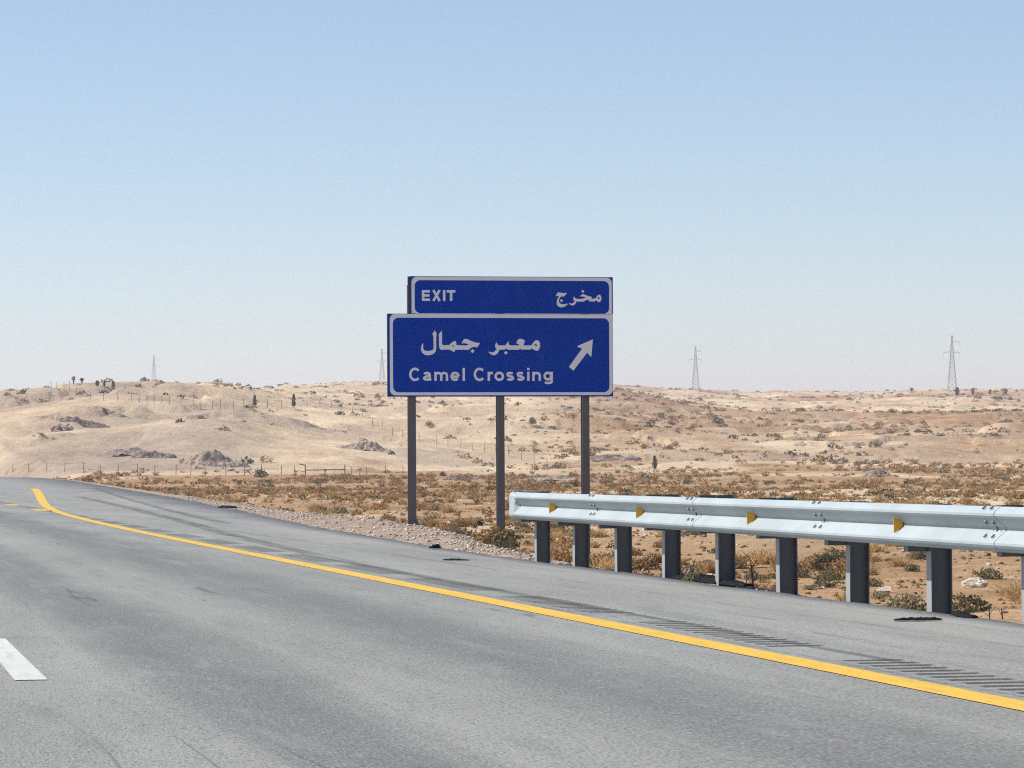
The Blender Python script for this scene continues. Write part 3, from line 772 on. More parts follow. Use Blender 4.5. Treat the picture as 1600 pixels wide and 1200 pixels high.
    for i, s in enumerate(posts):
        jit = 0.012 * math.sin(i * 5.1)
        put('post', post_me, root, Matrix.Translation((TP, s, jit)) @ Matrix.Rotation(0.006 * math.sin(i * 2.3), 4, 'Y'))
        put('spacer_block', block_me, root, Matrix.Translation((TV + 0.003, s, jit)))
        if i % 2 == 1:
            r = put('reflector', del_me, root, Matrix.Translation((0, s, 0)) @ Matrix.Rotation(0.05 * math.sin(i * 3.7), 4, 'Z'))
            r.matrix_local = Matrix.Translation((TV, s, 0)) @ Matrix.Rotation(0.06 * math.sin(i * 3.7), 4, 'Z') @ Matrix.Translation((-TV, 0, 0))
            put('bracket', br_me, r)
        elif i >= 2:
            for ds in (-0.075, 0.075):
                for (d, z, nt, nz) in ((0.057, 0.126, -1, 1.25), (0.050, -0.052, -1, 1.05), (0.045, 0.047, -1, -1.05)):
                    put('bolt', bolt_me, root, up(TV - d - 0.010, s + ds, ZC + z + (0.006 if nz > 0 else -0.004), nt, nz))
            put('bolt', bolt_me, root, up(TV - 0.004, s - 0.01, ZC, -1, 0) @ Matrix.Scale(1.5, 4))
    for ds in (0.0, 0.07): put('bolt', bolt_me, root, up(TV - 0.052, s_end + 0.02 + ds * 1.5, ZC + 0.148, -1, 1.25))
build_guardrail()

# ------------------------------------------------------------------ gravel of the berm
ICO = (np.array([(0, 0, 1), (.894, 0, .447), (.276, .851, .447), (-.724, .526, .447), (-.724, -.526, .447), (.276, -.851, .447),
                 (.724, .526, -.447), (-.276, .851, -.447), (-.894, 0, -.447), (-.276, -.851, -.447), (.724, -.526, -.447), (0, 0, -1)]),
       np.array([(0, 1, 2), (0, 2, 3), (0, 3, 4), (0, 4, 5), (0, 5, 1), (1, 6, 2), (2, 7, 3), (3, 8, 4), (4, 9, 5), (5, 10, 1),
                 (6, 7, 2), (7, 8, 3), (8, 9, 4), (9, 10, 5), (10, 6, 1), (11, 7, 6), (11, 8, 7), (11, 9, 8), (11, 10, 9), (11, 6, 10)]))
def stones(name, P, R, mat):
    n = len(P)
    sh = rng.uniform(0.6, 1.25, (n, 12, 1)) * ICO[0][None]
    sc = R[:, None, None] * np.stack([rng.uniform(0.8, 1.4, n), rng.uniform(0.7, 1.1, n), rng.uniform(0.4, 0.8, n)], 1)[:, None, :]
    V = sh * sc
    a = rng.uniform(0, 6.28, n); c, s = np.cos(a)[:, None], np.sin(a)[:, None]
    V = np.stack([V[..., 0] * c - V[..., 1] * s, V[..., 0] * s + V[..., 1] * c, V[..., 2]], -1) + P[:, None, :]
    Fq = (ICO[1][None] + (np.arange(n) * 12)[:, None, None]).reshape(-1, 3)
    return put(name, mesh_np(name, V.reshape(-1, 3), Fq, mat))
n = 9000
s = 2 + 110 * rng.random(n) ** 1.4
w = np.interp(s, BERM_S, BERM_W)
tr = np.where(rng.random(n) < 0.6, w + rng.normal(0.1, 0.35, n) * np.clip(w, 0.5, 1.5), rng.uniform(0.05, 1, n) * w)
tr = np.maximum(tr, 0.05)
px = ROAD_O[0] + (edge_t(s) + tr) * ROAD_N[0] + s * ROAD_D[0]; py = ROAD_O[1] + (edge_t(s) + tr) * ROAD_N[1] + s * ROAD_D[1]
R = (0.008 + 0.030 * rng.random(n) ** 3) * np.interp(s, [5, 25], [0.55, 1.0])
P = np.stack([px, py, land(px, py)[0] + R * 0.2], 1)
tag(stones('gravel', P, R, M['pebble']), 'loose pale gravel along the road berm beneath the sign posts', 'gravel', kind='stuff')
n = 3200
yy = np.sqrt(rng.uniform(42 ** 2, 260 ** 2, n)); xx = rng.uniform(-0.13, 0.16, n) * yy
g = land(xx, yy)
ok = g[3] > np.interp(g[2], BERM_S, BERM_W) + 1.0
R = (0.02 + 0.07 * rng.random(n) ** 4) * (0.6 + yy / 220)
tag(stones('scattered_stones', np.stack([xx, yy, g[0] + R * 0.15], 1)[ok], R[ok], M['stone']), 'small pale stones strewn over the orange plain', 'stones', kind='stuff')

n = 9000
yy = np.sqrt(rng.uniform(44 ** 2, 150 ** 2, n)); xx = rng.uniform(-0.10, 0.16, n) * yy
g = land(xx, yy)
ok = (g[3] > np.interp(g[2], BERM_S, BERM_W) + 0.8) & (rng.random(n) < 0.2 + 0.8 * sstep(-0.3, 0.5, fbm(xx / 3.5, yy / 7, 301, 3)))
R = (0.02 + 0.06 * rng.random(n) ** 2.2) * (0.7 + yy / 160)
tag(stones('dirt_clods', np.stack([xx, yy, g[0] + R * 0.1], 1)[ok], R[ok], M['clod']), 'crumbly brown dirt clods on the ground behind the guardrail', 'dirt', kind='stuff')

def lump(name, R, seed, mat, flat=0.6, sub=3, rough=0.3):
    import bmesh
    bm = bmesh.new(); bmesh.ops.create_icosphere(bm, subdivisions=sub, radius=1.0)
    v = np.array([q.co[:] for q in bm.verts])
    d = 1 + rough * fbm(v[:, 0] * 1.3 + v[:, 2], v[:, 1] * 1.3 - v[:, 2], seed, 3)
    for q, k in zip(bm.verts, d): q.co = Vector((q.co.x * R[0] * k, q.co.y * R[1] * k, q.co.z * R[2] * k * flat / 0.6))
    me = bpy.data.meshes.new(name); bm.to_mesh(me); bm.free(); me.materials.append(mat)
    return put(name, me)
p = T(1525, 918)
o = lump('rock', (0.155, 0.12, 0.085), 3, M['whitestone'], rough=0.45); o.location = p + Vector((0, 0, 0.05))
tag(o, 'white rock lying on the plain below the guardrail, near the right edge', 'rock')
for (x, y, r, lab) in ((1107, 903, 0.09, 'small pale stone lying behind the torn tyre strip'), (885, 842, 0.10, 'pale stone seen between the first two guardrail posts'),
                       (1383, 926, 0.10, 'small pale stone between guardrail posts, left of the white rock')):
    p = T(x, y); o = lump('rock', (r, r * 0.7, r * 0.55), x, M['whitestone'], rough=0.4, sub=2); o.location = p + Vector((0, 0, r * 0.25)); tag(o, lab, 'rock')

# ------------------------------------------------------------------ spoil heaps on the slope
def heap(x, y, wpx, hpx, mat, lab, seed, depth=1.0):
    p = T(x, y); sc = p.y / FPX
    n = 64
    g = np.linspace(-1, 1, n); U, W = np.meshgrid(g, g, indexing='ij'); u, w = U.ravel(), W.ravel()
    rr = np.sqrt(u * u + w * w) * (1 + 0.28 * fbm(u * 1.6, w * 1.6, seed, 2))
    h = np.clip(1 - rr, 0, 1) ** 0.8 * (0.75 + 0.5 * fbm(u * 2.1, w * 2.1, seed + 9, 3)) + 0.16 * fbm(u * 9, w * 9, seed + 5, 4) * (rr < 0.95)
    rx, ry = wpx * sc / 2 * 1.15, wpx * sc / 2 * depth
    X, Y = p.x + u * rx, p.y + ry * 0.6 + w * ry
    z = land(X, Y)[0] + np.where(rr < 1.0, hpx * sc * 0.95 * h, -0.5) - 0.06
    a = (np.arange(n - 1)[:, None] * n + np.arange(n - 1)[None]).ravel()
    V = np.stack([X - p.x, Y - p.y, z - p.z], 1)
    o = put('spoil_heap', mesh_np('spoil_heap', V, np.stack([a, a + n, a + n + 1, a + 1], 1), mat, False))
    o.location = p; tag(o, lab, 'mound', 'spoil heaps on the dunes')
heap(335, 728, 100, 22, M['spoil'], 'grey conical gravel heap at the foot of the dunes, left of the steel gate', 1, 0.5)
heap(240, 716, 62, 14, M['spoil_dark'], 'low dark heap just left of the grey conical gravel heap', 2, 0.4)
heap(190, 712, 90, 12, M['spoil'], 'long low grey spoil bank on the lower left dune', 3, 0.4)
heap(128, 664, 74, 12, M['spoil_dark'], 'dark flat-topped heap on the left dune behind the slab pile', 4, 0.4)
heap(572, 704, 84, 14, M['spoil'], 'purplish grey hump on the sand directly left of the sign post', 5, 0.5)
heap(722, 750, 62, 9, M['spoil_dark'], 'dark low earth bank between the left and middle sign posts', 6, 0.4)
heap(868, 752, 120, 12, M['spoil'], 'brown earth bank between the middle and right sign posts', 7, 0.4)
heap(960, 720, 80, 8, M['spoil_dark'], 'dark eroded bank just right of the right sign post', 8, 0.4)
heap(246, 604, 22, 10, M['spoil'], 'small brown knoll on the skyline below the leftmost pylon', 9, 0.6)
heap(170, 650, 60, 8, M['spoil'], 'thin grey ridge of rubble in the middle of the left dune', 12, 0.4)
heap(1375, 745, 54, 12, M['spoil'], 'pale grey rubble mound on the right plain above the guardrail', 13, 0.4)
def slab_pile():
    p = T(97, 673); root = empty('slab_pile', Matrix.Translation(p))
    tag(root, 'pile of broken pale slabs on the left dune', 'rubble')
    for k in range(11):
        mb = MB(); w, d, h = random.uniform(0.4, 1.0), random.uniform(0.3, 0.6), random.uniform(0.1, 0.22)
        mb.box(-w, w, -d, d, -h, h)
        o = mb.build('slab', M['whitestone'] if k % 3 else M['spoil_dark'], root)
        o.matrix_local = Matrix.Translation((random.uniform(-1.6, 1.6), random.uniform(-0.6, 0.6), 0.2 + 0.7 * random.random())) @ Matrix.Rotation(random.uniform(-0.6, 0.6), 4, 'Y') @ Matrix.Rotation(random.uniform(0, 3), 4, 'Z') @ Matrix.Rotation(random.uniform(-0.4, 0.4), 4, 'X')
slab_pile()

# ------------------------------------------------------------------ torn tyre pieces and litter
def shred(pts, width, lab, lift=0.03, name='tyre_shred'):
    P0 = [Vector(q) for q in pts]
    P = []
    for a, b in zip(P0[:-1], P0[1:]):
        for k in range(3): P.append(a.lerp(b, k / 3) + Vector((0, random.uniform(-.1, .1) * width, 0)))
    P.append(P0[-1])
    mb = MB(); n = len(P); L0 = lift
    rows = []
    for i, p in enumerate(P):
        d = (P[min(i + 1, n - 1)] - P[max(i - 1, 0)]).normalized()
        sd = Vector((d.y, -d.x, 0))
        w = width * (0.35 + 0.65 * math.sin(math.pi * (i + 0.6) / (n + 0.2)) ** 0.6) * random.uniform(0.8, 1.12)
        lift = L0 * random.uniform(0.75, 1.15) * (0.5 + 0.5 * math.sin(math.pi * (i + 0.5) / n))
        rows.append([p - sd * w * .5 + Vector((0, 0, lift * .2)), p - sd * w * .3 + Vector((0, 0, lift)), p + sd * w * .3 + Vector((0, 0, lift * random.uniform(.8, 1.3))), p + sd * w * .5 + Vector((0, 0, lift * .2)),
                     p + sd * w * .45 + Vector((0, 0, 0.002)), p - sd * w * .45 + Vector((0, 0, 0.002))])
    c = sum(P, Vector()) / n
    mb.add([q - c for r in rows for q in r], [(i * 6 + j, i * 6 + (j + 1) % 6, (i + 1) * 6 + (j + 1) % 6, (i + 1) * 6 + j) for i in range(n - 1) for j in range(6)] + [tuple(range(6)), tuple((n - 1) * 6 + j for j in reversed(range(6)))])
    o = mb.build(name, M['rubber']); o.location = c
    return tag(o, lab, 'tyre scrap')
def line_px(x0, y0, x1, y1, n, z=0.0, wob=0.02):
    return [Vector(G(x0 + (x1 - x0) * k / (n - 1), y0 + (y1 - y0) * k / (n - 1), z)) + Vector((random.uniform(-wob, wob), 0, 0)) for k in range(n)]
shred(line_px(1058, 903, 1166, 917, 12, 0.0), 0.20, 'long black torn tyre strip at the asphalt edge beside the guardrail posts', 0.05)
shred(line_px(1396, 970, 1475, 969, 8, 0.004), 0.10, 'flat black rubber strip lying on the asphalt shoulder in front of the guardrail', 0.022)
shred(line_px(1488, 960, 1522, 966, 6, 0.0), 0.11, 'short black rubber scrap at the asphalt edge between the last two guardrail posts', 0.03)
shred(line_px(693, 875.5, 731, 876, 6, 0.004), 0.09, 'thin black rubber strip on the shoulder below the middle sign post', 0.02)
shred(line_px(347, 793, 365, 794, 6, 0.0), 0.45, 'dark tyre scrap on the gravel edge far left of the sign', 0.05)
shred(line_px(676, 857, 684, 856, 5, 0.01), 0.12, 'tiny black rubber scrap at the gravel edge in front of the sign', 0.045)
p = T(749, 822); shred([p + Vector((-0.12 + 0.06 * k, 0.03 * math.sin(k), 0.01)) for k in range(5)], 0.2, 'black chunk of tyre lying in the dirt between the left and middle sign posts', 0.13)
p = T(1383, 770); sc_ = p.y / FPX; shred([p + Vector(((-8 + 4 * k) * sc_, 2 * sc_ * math.sin(k * 2), 0.02)) for k in range(5)], 8 * sc_, 'small black scrap far out on the plain above the guardrail', 5 * sc_)
p = T(978, 850); shred([p + Vector((-0.14 + 0.07 * k, 0.04 * math.sin(k), 0.01)) for k in range(5)], 0.16, 'black tyre chunk in the dirt just behind the third guardrail post', 0.07)
p = T(938, 838); shred([p + Vector((-0.10 + 0.05 * k, 0.02 * k, 0.01)) for k in range(5)], 0.10, 'small dark scrap behind the second guardrail post', 0.05)

# ------------------------------------------------------------------ fences, gate
post_mb = MB(); post_mb.box(-0.036, 0.036, -0.03, 0.03, -0.3, 1.0)
fpost_me = bpy.data.meshes.new('post'); fpost_me.from_pydata(post_mb.v, [], post_mb.f); fpost_me.materials.append(M['rust'])
def fence(px, lab, hgt):
    P = [T(x, y) for x, y in px]
    root = empty('wire_fence', Matrix.Translation(P[0])); tag(root, lab, 'fence', 'wire fences on the dunes')
    tops = []
    for k, p in enumerate(P):
        h = hgt * random.uniform(0.85, 1.12)
        loc = p - P[0]
        put('post', fpost_me, root, Matrix.Translation(loc) @ Matrix.Rotation(random.uniform(-0.05, 0.05), 4, 'Y') @ Matrix.Diagonal((1, 1, h, 1)))
        tops.append((loc, h))
    wire = MB()
    for (a, ha), (b, hb) in zip(tops[:-1], tops[1:]):
        for f in (0.45, 0.9): wire.bar(a + Vector((0, 0, ha * f)), b + Vector((0, 0, hb * f)), 0.008)
    wire.build('wire', M['rust'], root)
fence([(20, 738), (45, 738), (73, 737), (101, 739), (130, 740), (157, 741), (185, 741), (215, 741), (242, 742), (275, 743), (298, 743), (321, 744), (353, 744), (382, 743), (409, 742), (440, 742), (460, 742)],
      'low wire fence across the foot of the dunes, left of the steel gate', 1.5)
fence([(549, 742), (562, 742), (573, 742), (602, 741), (630, 741)], 'short run of wire fence just right of the steel gate', 1.2)
fence([(62, 603), (71, 604), (80, 606), (89, 608), (100, 611), (109, 614), (120, 619), (141, 625), (162, 627), (184, 629), (206, 630), (218, 630), (230, 631), (241, 631), (253, 631), (265, 632), (283, 634), (302, 638), (313, 640), (332, 640), (345, 640),
       (365, 640), (381, 640), (396, 641), (418, 639), (440, 638), (460, 637), (480, 637), (500, 637), (518, 638), (534, 640), (551, 645)],
      'upper wire fence running along the crest of the left dunes', 1.7)
fence([(566, 652), (582, 664), (597, 673), (613, 681), (629, 684), (655, 689), (682, 695), (700, 697), (720, 701), (738, 704), (757, 706), (775, 709), (795, 714), (815, 720), (835, 727), (855, 733)],
      'wire fence descending the sand slope behind the sign posts', 1.6)
def gate():
    p = T(477, 743); sc = p.y / FPX
    root = empty('steel_gate', Matrix.Translation(p)); tag(root, 'rusty horizontal bar gate in the fence at the dune foot', 'gate')
    W = 62 * sc
    for x, h in ((0, 1.55), (W, 1.5)):
        mb = MB(); mb.box(x - 0.07, x + 0.07, -0.07, 0.07, -0.3, h); mb.build('gate_post', M['rust'], root)
    mb = MB(); mb.bar((0, 0, 0.75), (W, 0, 0.8), 0.14); mb.build('crossbar', M['rust'], root)
    mb = MB(); mb.bar((0, 0, 1.45), (-0.9, 0, 1.65), 0.12); mb.build('counterweight_arm', M['rust'], root)
    mb = MB(); mb.bar((W * .5, 0, 0.05), (W * .5, 0, 0.95), 0.12); mb.build('support_leg', M['rust'], root)
gate()

# ------------------------------------------------------------------ pylons
def pylon(x, ytop, ybase, dist, lab):
    d = ray(x, ybase); k = dist / d[1]
    X = d[0] * k
    zb = min(land_z(X, dist), CAM_H + d[2] * k)
    d = ray(x, ytop); zt = CAM_H + d[2] * dist / d[1]
    H = zt - zb
    root = empty('pylon', Matrix.Translation((X, dist, zb)) @ Matrix.Rotation(-0.25, 4, 'Z')); tag(root, lab, 'pylon', 'power line pylons on the horizon')
    wb, wt = H * 0.078, H * 0.020
    def half(f): return wb + (wt * 1.25 - wb) * min(f / 0.68, 1) if f < 0.68 else wt * 1.25 + (wt * 0.5 - wt * 1.25) * (f - 0.68) / 0.32
    tb = MB(); lv = [0, .1, .2, .29, .37, .45, .52, .58, .63, .68, .73, .78, .83, .88, .93, 1.0]; th = H * 0.0036
    cs = ((-1, -1), (1, -1), (1, 1), (-1, 1))
    for a, b in zip(lv[:-1], lv[1:]):
        ha, hb = half(a), half(b)
        for i in range(4):
            (x0, y0), (x1, y1) = cs[i], cs[(i + 1) % 4]
            tb.bar((x0 * ha, y0 * ha, a * H), (x0 * hb, y0 * hb, b * H), th * 1.5)
            tb.bar((x0 * ha, y0 * ha, a * H), (x1 * hb, y1 * hb, b * H), th * 0.8)
            tb.bar((x1 * ha, y1 * ha, a * H), (x0 * hb, y0 * hb, b * H), th * 0.8)
            tb.bar((x0 * hb, y0 * hb, b * H), (x1 * hb, y1 * hb, b * H), th * 0.8)
    tb.build('lattice_tower', M['pylon'], root)
    for f, sgn, ln in ((0.885, 1, 0.135), (0.70, 1, 0.135), (0.70, -1, 0.15)):
        ab = MB(); h0 = half(f); L = ln * H
        for yy in (-1, 1):
            ab.bar((sgn * h0, yy * h0, f * H), (sgn * L, 0, f * H), th * 1.1)
            ab.bar((sgn * h0, yy * h0, (f + 0.035) * H), (sgn * L, 0, f * H), th)
        for q in (0.33, 0.66):
            xx = sgn * (h0 + (L - h0) * q); ab.bar((xx, 0, f * H), (xx, 0, (f + 0.035 * (1 - q)) * H), th * 0.8)
        arm = ab.build('cross_arm', M['pylon'], root)
        ib = MB(); ib.bar((sgn * L, 0, f * H), (sgn * L, 0, (f - 0.07) * H), th * 1.1); ib.build('insulator', M['pylon'], arm)
pylon(1488, 524, 606, 2350, 'tallest lattice pylon on the horizon at the right edge')
pylon(1087, 541, 605, 3050, 'lattice pylon on the horizon just right of the sign')
pylon(597, 545, 602, 3450, 'lattice pylon on the horizon half hidden by the left edge of the sign')
pylon(240.5, 555, 599, 4000, 'smallest lattice pylon on the left skyline above the dunes')

# ------------------------------------------------------------------ scrub
KINDS = {'saltbush': (0.200, 0.190, 0.110), 'dark_bush': (0.085, 0.085, 0.052), 'dry_bush': (0.35, 0.21, 0.098), 'straw_tuft': (0.44, 0.295, 0.135)}
def bush_geo(kind, seed, nleaf, size):
    r = np.random.default_rng(seed)
    nc = 9 if nleaf > 80 else 5
    a = r.uniform(0, 6.28, nc); rad = np.sqrt(r.uniform(0, 1, nc)) * 0.6
    cz = (0.12 + 0.50 * r.random(nc)) * (1 - 0.55 * rad)
    cen = np.stack([rad * np.cos(a), rad * np.sin(a), cz], 1)
    k = r.integers(0, nc, nleaf)
    P = cen[k] + np.clip(r.normal(0, 1, (nleaf, 3)), -1.4, 1.4) * np.array([0.24, 0.24, 0.16])
    P[:, 2] = np.abs(P[:, 2])
    fill = r.random(nleaf) < 0.6
    q_ = r.normal(0, 1, (nleaf, 3)); q_ /= np.linalg.norm(q_, axis=1)[:, None]; q_ *= r.uniform(0.3, 1, (nleaf, 1)) ** 0.4 * np.array([0.85, 0.85, 0.7]); q_[:, 2] = np.abs(q_[:, 2])
    P[fill] = q_[fill]
    if kind == 'straw_tuft':
        base = r.normal(0, 0.25, (nleaf, 3)) * (1, 1, 0); dirn = r.normal(0, 0.45, (nleaf, 3)); dirn[:, 2] = r.uniform(0.5, 1.0, nleaf)
        sd = np.cross(dirn, r.normal(0, 1, (nleaf, 3))); sd /= np.linalg.norm(sd, axis=1)[:, None]
        wd = sd * size * 0.35
        V = np.stack([base - wd, base + wd, base + dirn * 0.8 + wd * 0.4, base + dirn * 0.8 - wd * 0.4], 1)
    else:
        u = r.normal(0, 1, (nleaf, 3)); u /= np.linalg.norm(u, axis=1)[:, None]
        v = np.cross(u, r.normal(0, 1, (nleaf, 3))); v /= np.linalg.norm(v, axis=1)[:, None]
        sz = size * r.uniform(0.6, 1.4, (nleaf, 1))
        V = np.stack([P - u * sz, P + v * sz * 0.6, P + u * sz, P - v * sz * 0.6], 1)
    c = np.array(KINDS[kind])[None] * r.uniform(0.65, 1.4, (nleaf, 1)) * (1 + r.normal(0, 0.06, (nleaf, 3)))
    if kind in ('saltbush', 'dark_bush'):
        dry = r.random(nleaf) < 0.22
        c[dry] = np.array((0.22, 0.155, 0.085)) * r.uniform(0.7, 1.2, (dry.sum(), 1))
    if kind != 'straw_tuft' and nleaf > 80:
        tip = np.concatenate([cen, P[r.integers(0, nleaf, 26)]]); m_ = len(tip)
        sd = np.cross(tip, r.normal(0, 1, (m_, 3))); sd /= np.linalg.norm(sd, axis=1)[:, None] + 1e-9
        b0 = r.normal(0, 0.05, (m_, 3)) * (1, 1, 0)
        V = np.concatenate([V, np.stack([b0 - sd * 0.022, b0 + sd * 0.022, tip + sd * 0.009, tip - sd * 0.009], 1)])
        c = np.concatenate([c, np.array((0.16, 0.11, 0.07))[None] * r.uniform(0.7, 1.3, (m_, 1))])
    V[..., 2] = np.maximum(V[..., 2], -0.03)
    return V.reshape(-1, 3), np.repeat(c, 4, 0)
def bush_mesh(name, V, C):
    n = len(V) // 4
    me = mesh_np(name, V, np.arange(n * 4).reshape(n, 4), M['leaf'])
    at = me.color_attributes.new('tint', 'FLOAT_COLOR', 'POINT')
    at.data.foreach_set('color', np.concatenate([np.clip(C, 0, 1), np.ones((len(C), 1))], 1).astype(np.float32).ravel())
    return me
HI = {k: [bush_mesh(k, *bush_geo(k, 100 + i * 7 + j * 31, 340 if k != 'straw_tuft' else 150, 0.08)) for i in range(5)] for j, k in enumerate(KINDS)}
TINY = {k: [bush_geo(k, 800 + i * 7 + j * 31, 13, 0.34) for i in range(6)] for j, k in enumerate(KINDS)}
LO = {k: [bush_geo(k, 500 + i * 7 + j * 31, 36, 0.20) for i in range(6)] for j, k in enumerate(KINDS)}
def plant(kind, P, rad, hgt, name=None):
    o = bpy.data.objects.new(name or kind, random.choice(HI[kind])); col.objects.link(o)
    o.location = P; o.scale = (rad, rad, hgt); o.rotation_euler = (0, 0, random.uniform(0, 6.28))
    return o
# named plants first: (pixel x, base y, half width px, height px, kind, label)
HERO = [
    (1122, 666, 11, 11, 'dark_bush', 'dark dome-shaped bush alone on pale sand right of the sign', 'dome_bush'),
    (748, 816, 9, 9, 'saltbush', 'grey-green bush beside the black tyre chunk between sign posts', None),
    (408, 746, 14, 15, 'dark_bush', 'dark rounded bush at the fence line left of the steel gate', None),
    (1545, 905, 30, 20, 'saltbush', 'wide grey-green saltbush behind the guardrail near the white rock', None),
    (1425, 893, 16, 13, 'dark_bush', 'dark tuft-like bush seen between the seventh and eighth guardrail posts', None),
    (1085, 915, 26, 26, 'saltbush', 'spindly bush right behind the long torn tyre strip', None),
    (1290, 880, 26, 18, 'saltbush', 'grey-green bush seen below the rail left of the seventh guardrail post', None),
    (1195, 882, 34, 24, 'straw_tuft', 'broad straw-coloured bush seen below the rail between the fifth and sixth posts', None),
    (1375, 937, 18, 14, 'saltbush', 'small bush at the asphalt edge between the seventh and eighth posts', None),
    (1175, 897, 10, 12, 'dry_bush', 'small brown ball-shaped bush behind the thin dead stalk', None),
    (1020, 880, 22, 18, 'dry_bush', 'russet bush seen between the third and fourth guardrail posts', None),
    (960, 876, 16, 20, 'saltbush', 'green-grey bush showing left of the third guardrail post', None),
    (1265, 922, 14, 9, 'saltbush', 'low bush at the asphalt edge right of the sixth guardrail post', None),
    (692, 744, 7, 8, 'dark_bush', 'dark bush against the earth bank between the left and middle sign posts', None),
    (670, 668, 8, 9, 'dry_bush', 'brown bush on the sand just right of the left sign post', None),
    (832, 664, 8, 12, 'dark_bush', 'dark green bush on the slope between the middle and right sign posts', None),
]
heroes = []
for x, y, wpx, hpx, kind, lab, nm in HERO:
    p = T(x, y); sc = p.y / FPX
    o = plant(kind, p, wpx * sc * 1.05, hpx * sc * 1.25, nm); tag(o, lab, 'bush'); heroes.append((x, y))
# small trees: trunk, limbs and a leafy crown
def small_tree(x, y, wpx, hpx, lab, seed, shape, group=None):
    p = T(x, y); sc = p.y / FPX; w, h = wpx * sc, hpx * sc
    root = empty('small_tree', Matrix.Translation(p)); tag(root, lab, 'tree', group)
    mb = MB(); mb.bar((0, 0, -0.2), (0.04 * w, 0, h * 0.4), 0.10 * w + 0.03)
    for k in range(4): mb.bar((0.02 * w, 0, h * (0.15 + 0.08 * k)), (w * 0.3 * math.cos(k * 1.7), w * 0.3 * math.sin(k * 1.7), h * (0.45 + 0.1 * k)), 0.05 * w + 0.02)
    mb.build('trunk', M['bark'], root)
    r = np.random.default_rng(seed); n = 420
    f = r.uniform(0.12, 1, n)
    prof = {'column': 0.5 * np.sin(math.pi * (0.15 + 0.8 * f)) ** 0.7, 'round': 0.5 * np.sin(math.pi * np.clip((f - 0.1) / 0.9, 0.03, 0.97)) ** 0.6, 'top': 0.5 * np.where(f > 0.5, np.sin(math.pi * np.clip((f - 0.45) / 0.55, 0, 1)) ** 0.5 + 0.1, 0.28)}[shape]
    a = r.uniform(0, 6.28, n); rr = w * prof * np.sqrt(r.uniform(0.15, 1, n)) * (0.8 + 0.35 * np.sin(a * 3 + f * 9 + seed))
    P = np.stack([rr * np.cos(a), rr * np.sin(a), f * h], 1)
    u = r.normal(0, 1, (n, 3)); u /= np.linalg.norm(u, axis=1)[:, None]; v = np.cross(u, r.normal(0, 1, (n, 3))); v /= np.linalg.norm(v, axis=1)[:, None]
    s_ = 0.07 * w * r.uniform(0.7, 1.4, (n, 1)) + 0.02 * h
    V = np.stack([P - u * s_, P + v * s_ * .6, P + u * s_, P - v * s_ * .6], 1).reshape(-1, 3)
    C = np.repeat(np.array((0.058, 0.068, 0.038))[None] * r.uniform(0.6, 1.5, (n, 1)), 4, 0)
    put('crown', bush_mesh('crown', V, C), root)
TREES = [(1023, 735, 9, 23, 'small upright dark green tree on the plain above the start of the guardrail', 'column'),
         (459, 637, 8, 21, 'dark columnar tree on the dune slope left of the sign', 'column'),
         (398, 636, 8, 18, 'short dark columnar tree left of the taller one on the dune slope', 'column'),
         (1495.5, 619, 10, 13, 'largest round tree of the skyline row, beside the tallest pylon', 'round'),
         (1520, 618, 7, 12, 'second tree from the left in the right skyline row', 'round'),
         (1547, 618, 5, 9, 'smallest tree of the right skyline row', 'round'),
         (1571, 617, 8, 10, 'rightmost tree of the right skyline row', 'round'),
         (1424.5, 612, 7, 6, 'small round tree on the skyline well left of the tallest pylon', 'round'),
         (115, 601, 6, 12, 'leaning leftmost tree on the left skyline', 'top'),
         (128, 602, 7, 9, 'second small tree on the left skyline', 'top'),
         (152, 604, 8, 9, 'rounded bushy tree on the left skyline between two thin ones', 'round'),
         (163, 605, 5, 10, 'thin dark tree on the left skyline', 'column'),
         (177, 608, 7, 12, 'tree with a spreading foot on the left skyline nearest the pylon', 'column')]
for k, (x, y, w, h, lab, shp) in enumerate(TREES): small_tree(x, y, w, h, lab, 40 + k, shp, 'small trees on the dunes')
# dead stalks behind the posts
def stalk(x, y0, y1, lab, seed):
    p = T(x, y1); sc = p.y / FPX; h = (y1 - y0) * sc
    rr = random.Random(seed); mb = MB()
    q = Vector((0, 0, -0.05)); top = Vector((rr.uniform(-.03, .03), 0, h))
    mb.bar(q, top, 0.014)
    for k in range(5):
        b = q.lerp(top, rr.uniform(0.4, 0.95)); mb.bar(b, b + Vector((rr.uniform(-.08, .08), rr.uniform(-.06, .06), rr.uniform(.03, .12))), 0.006)
    o = mb.build('dead_stalk', M['bark']); o.location = p; tag(o, lab, 'dead plant', 'dead stalks behind the guardrail')
stalk(1178, 884, 921, 'thin upright dead stalk between the fifth and sixth guardrail posts', 1)
stalk(1082, 877, 897, 'short dead stalk above the long torn tyre strip', 2)
stalk(1547, 948, 968, 'short dead stalk at the asphalt edge left of the ninth guardrail post', 3)
stalk(1567, 951, 968, 'lower dead stalk nearest the ninth guardrail post', 4)
stalk(1166, 897, 914, 'leaning dead twig at the right end of the torn tyre strip', 5)
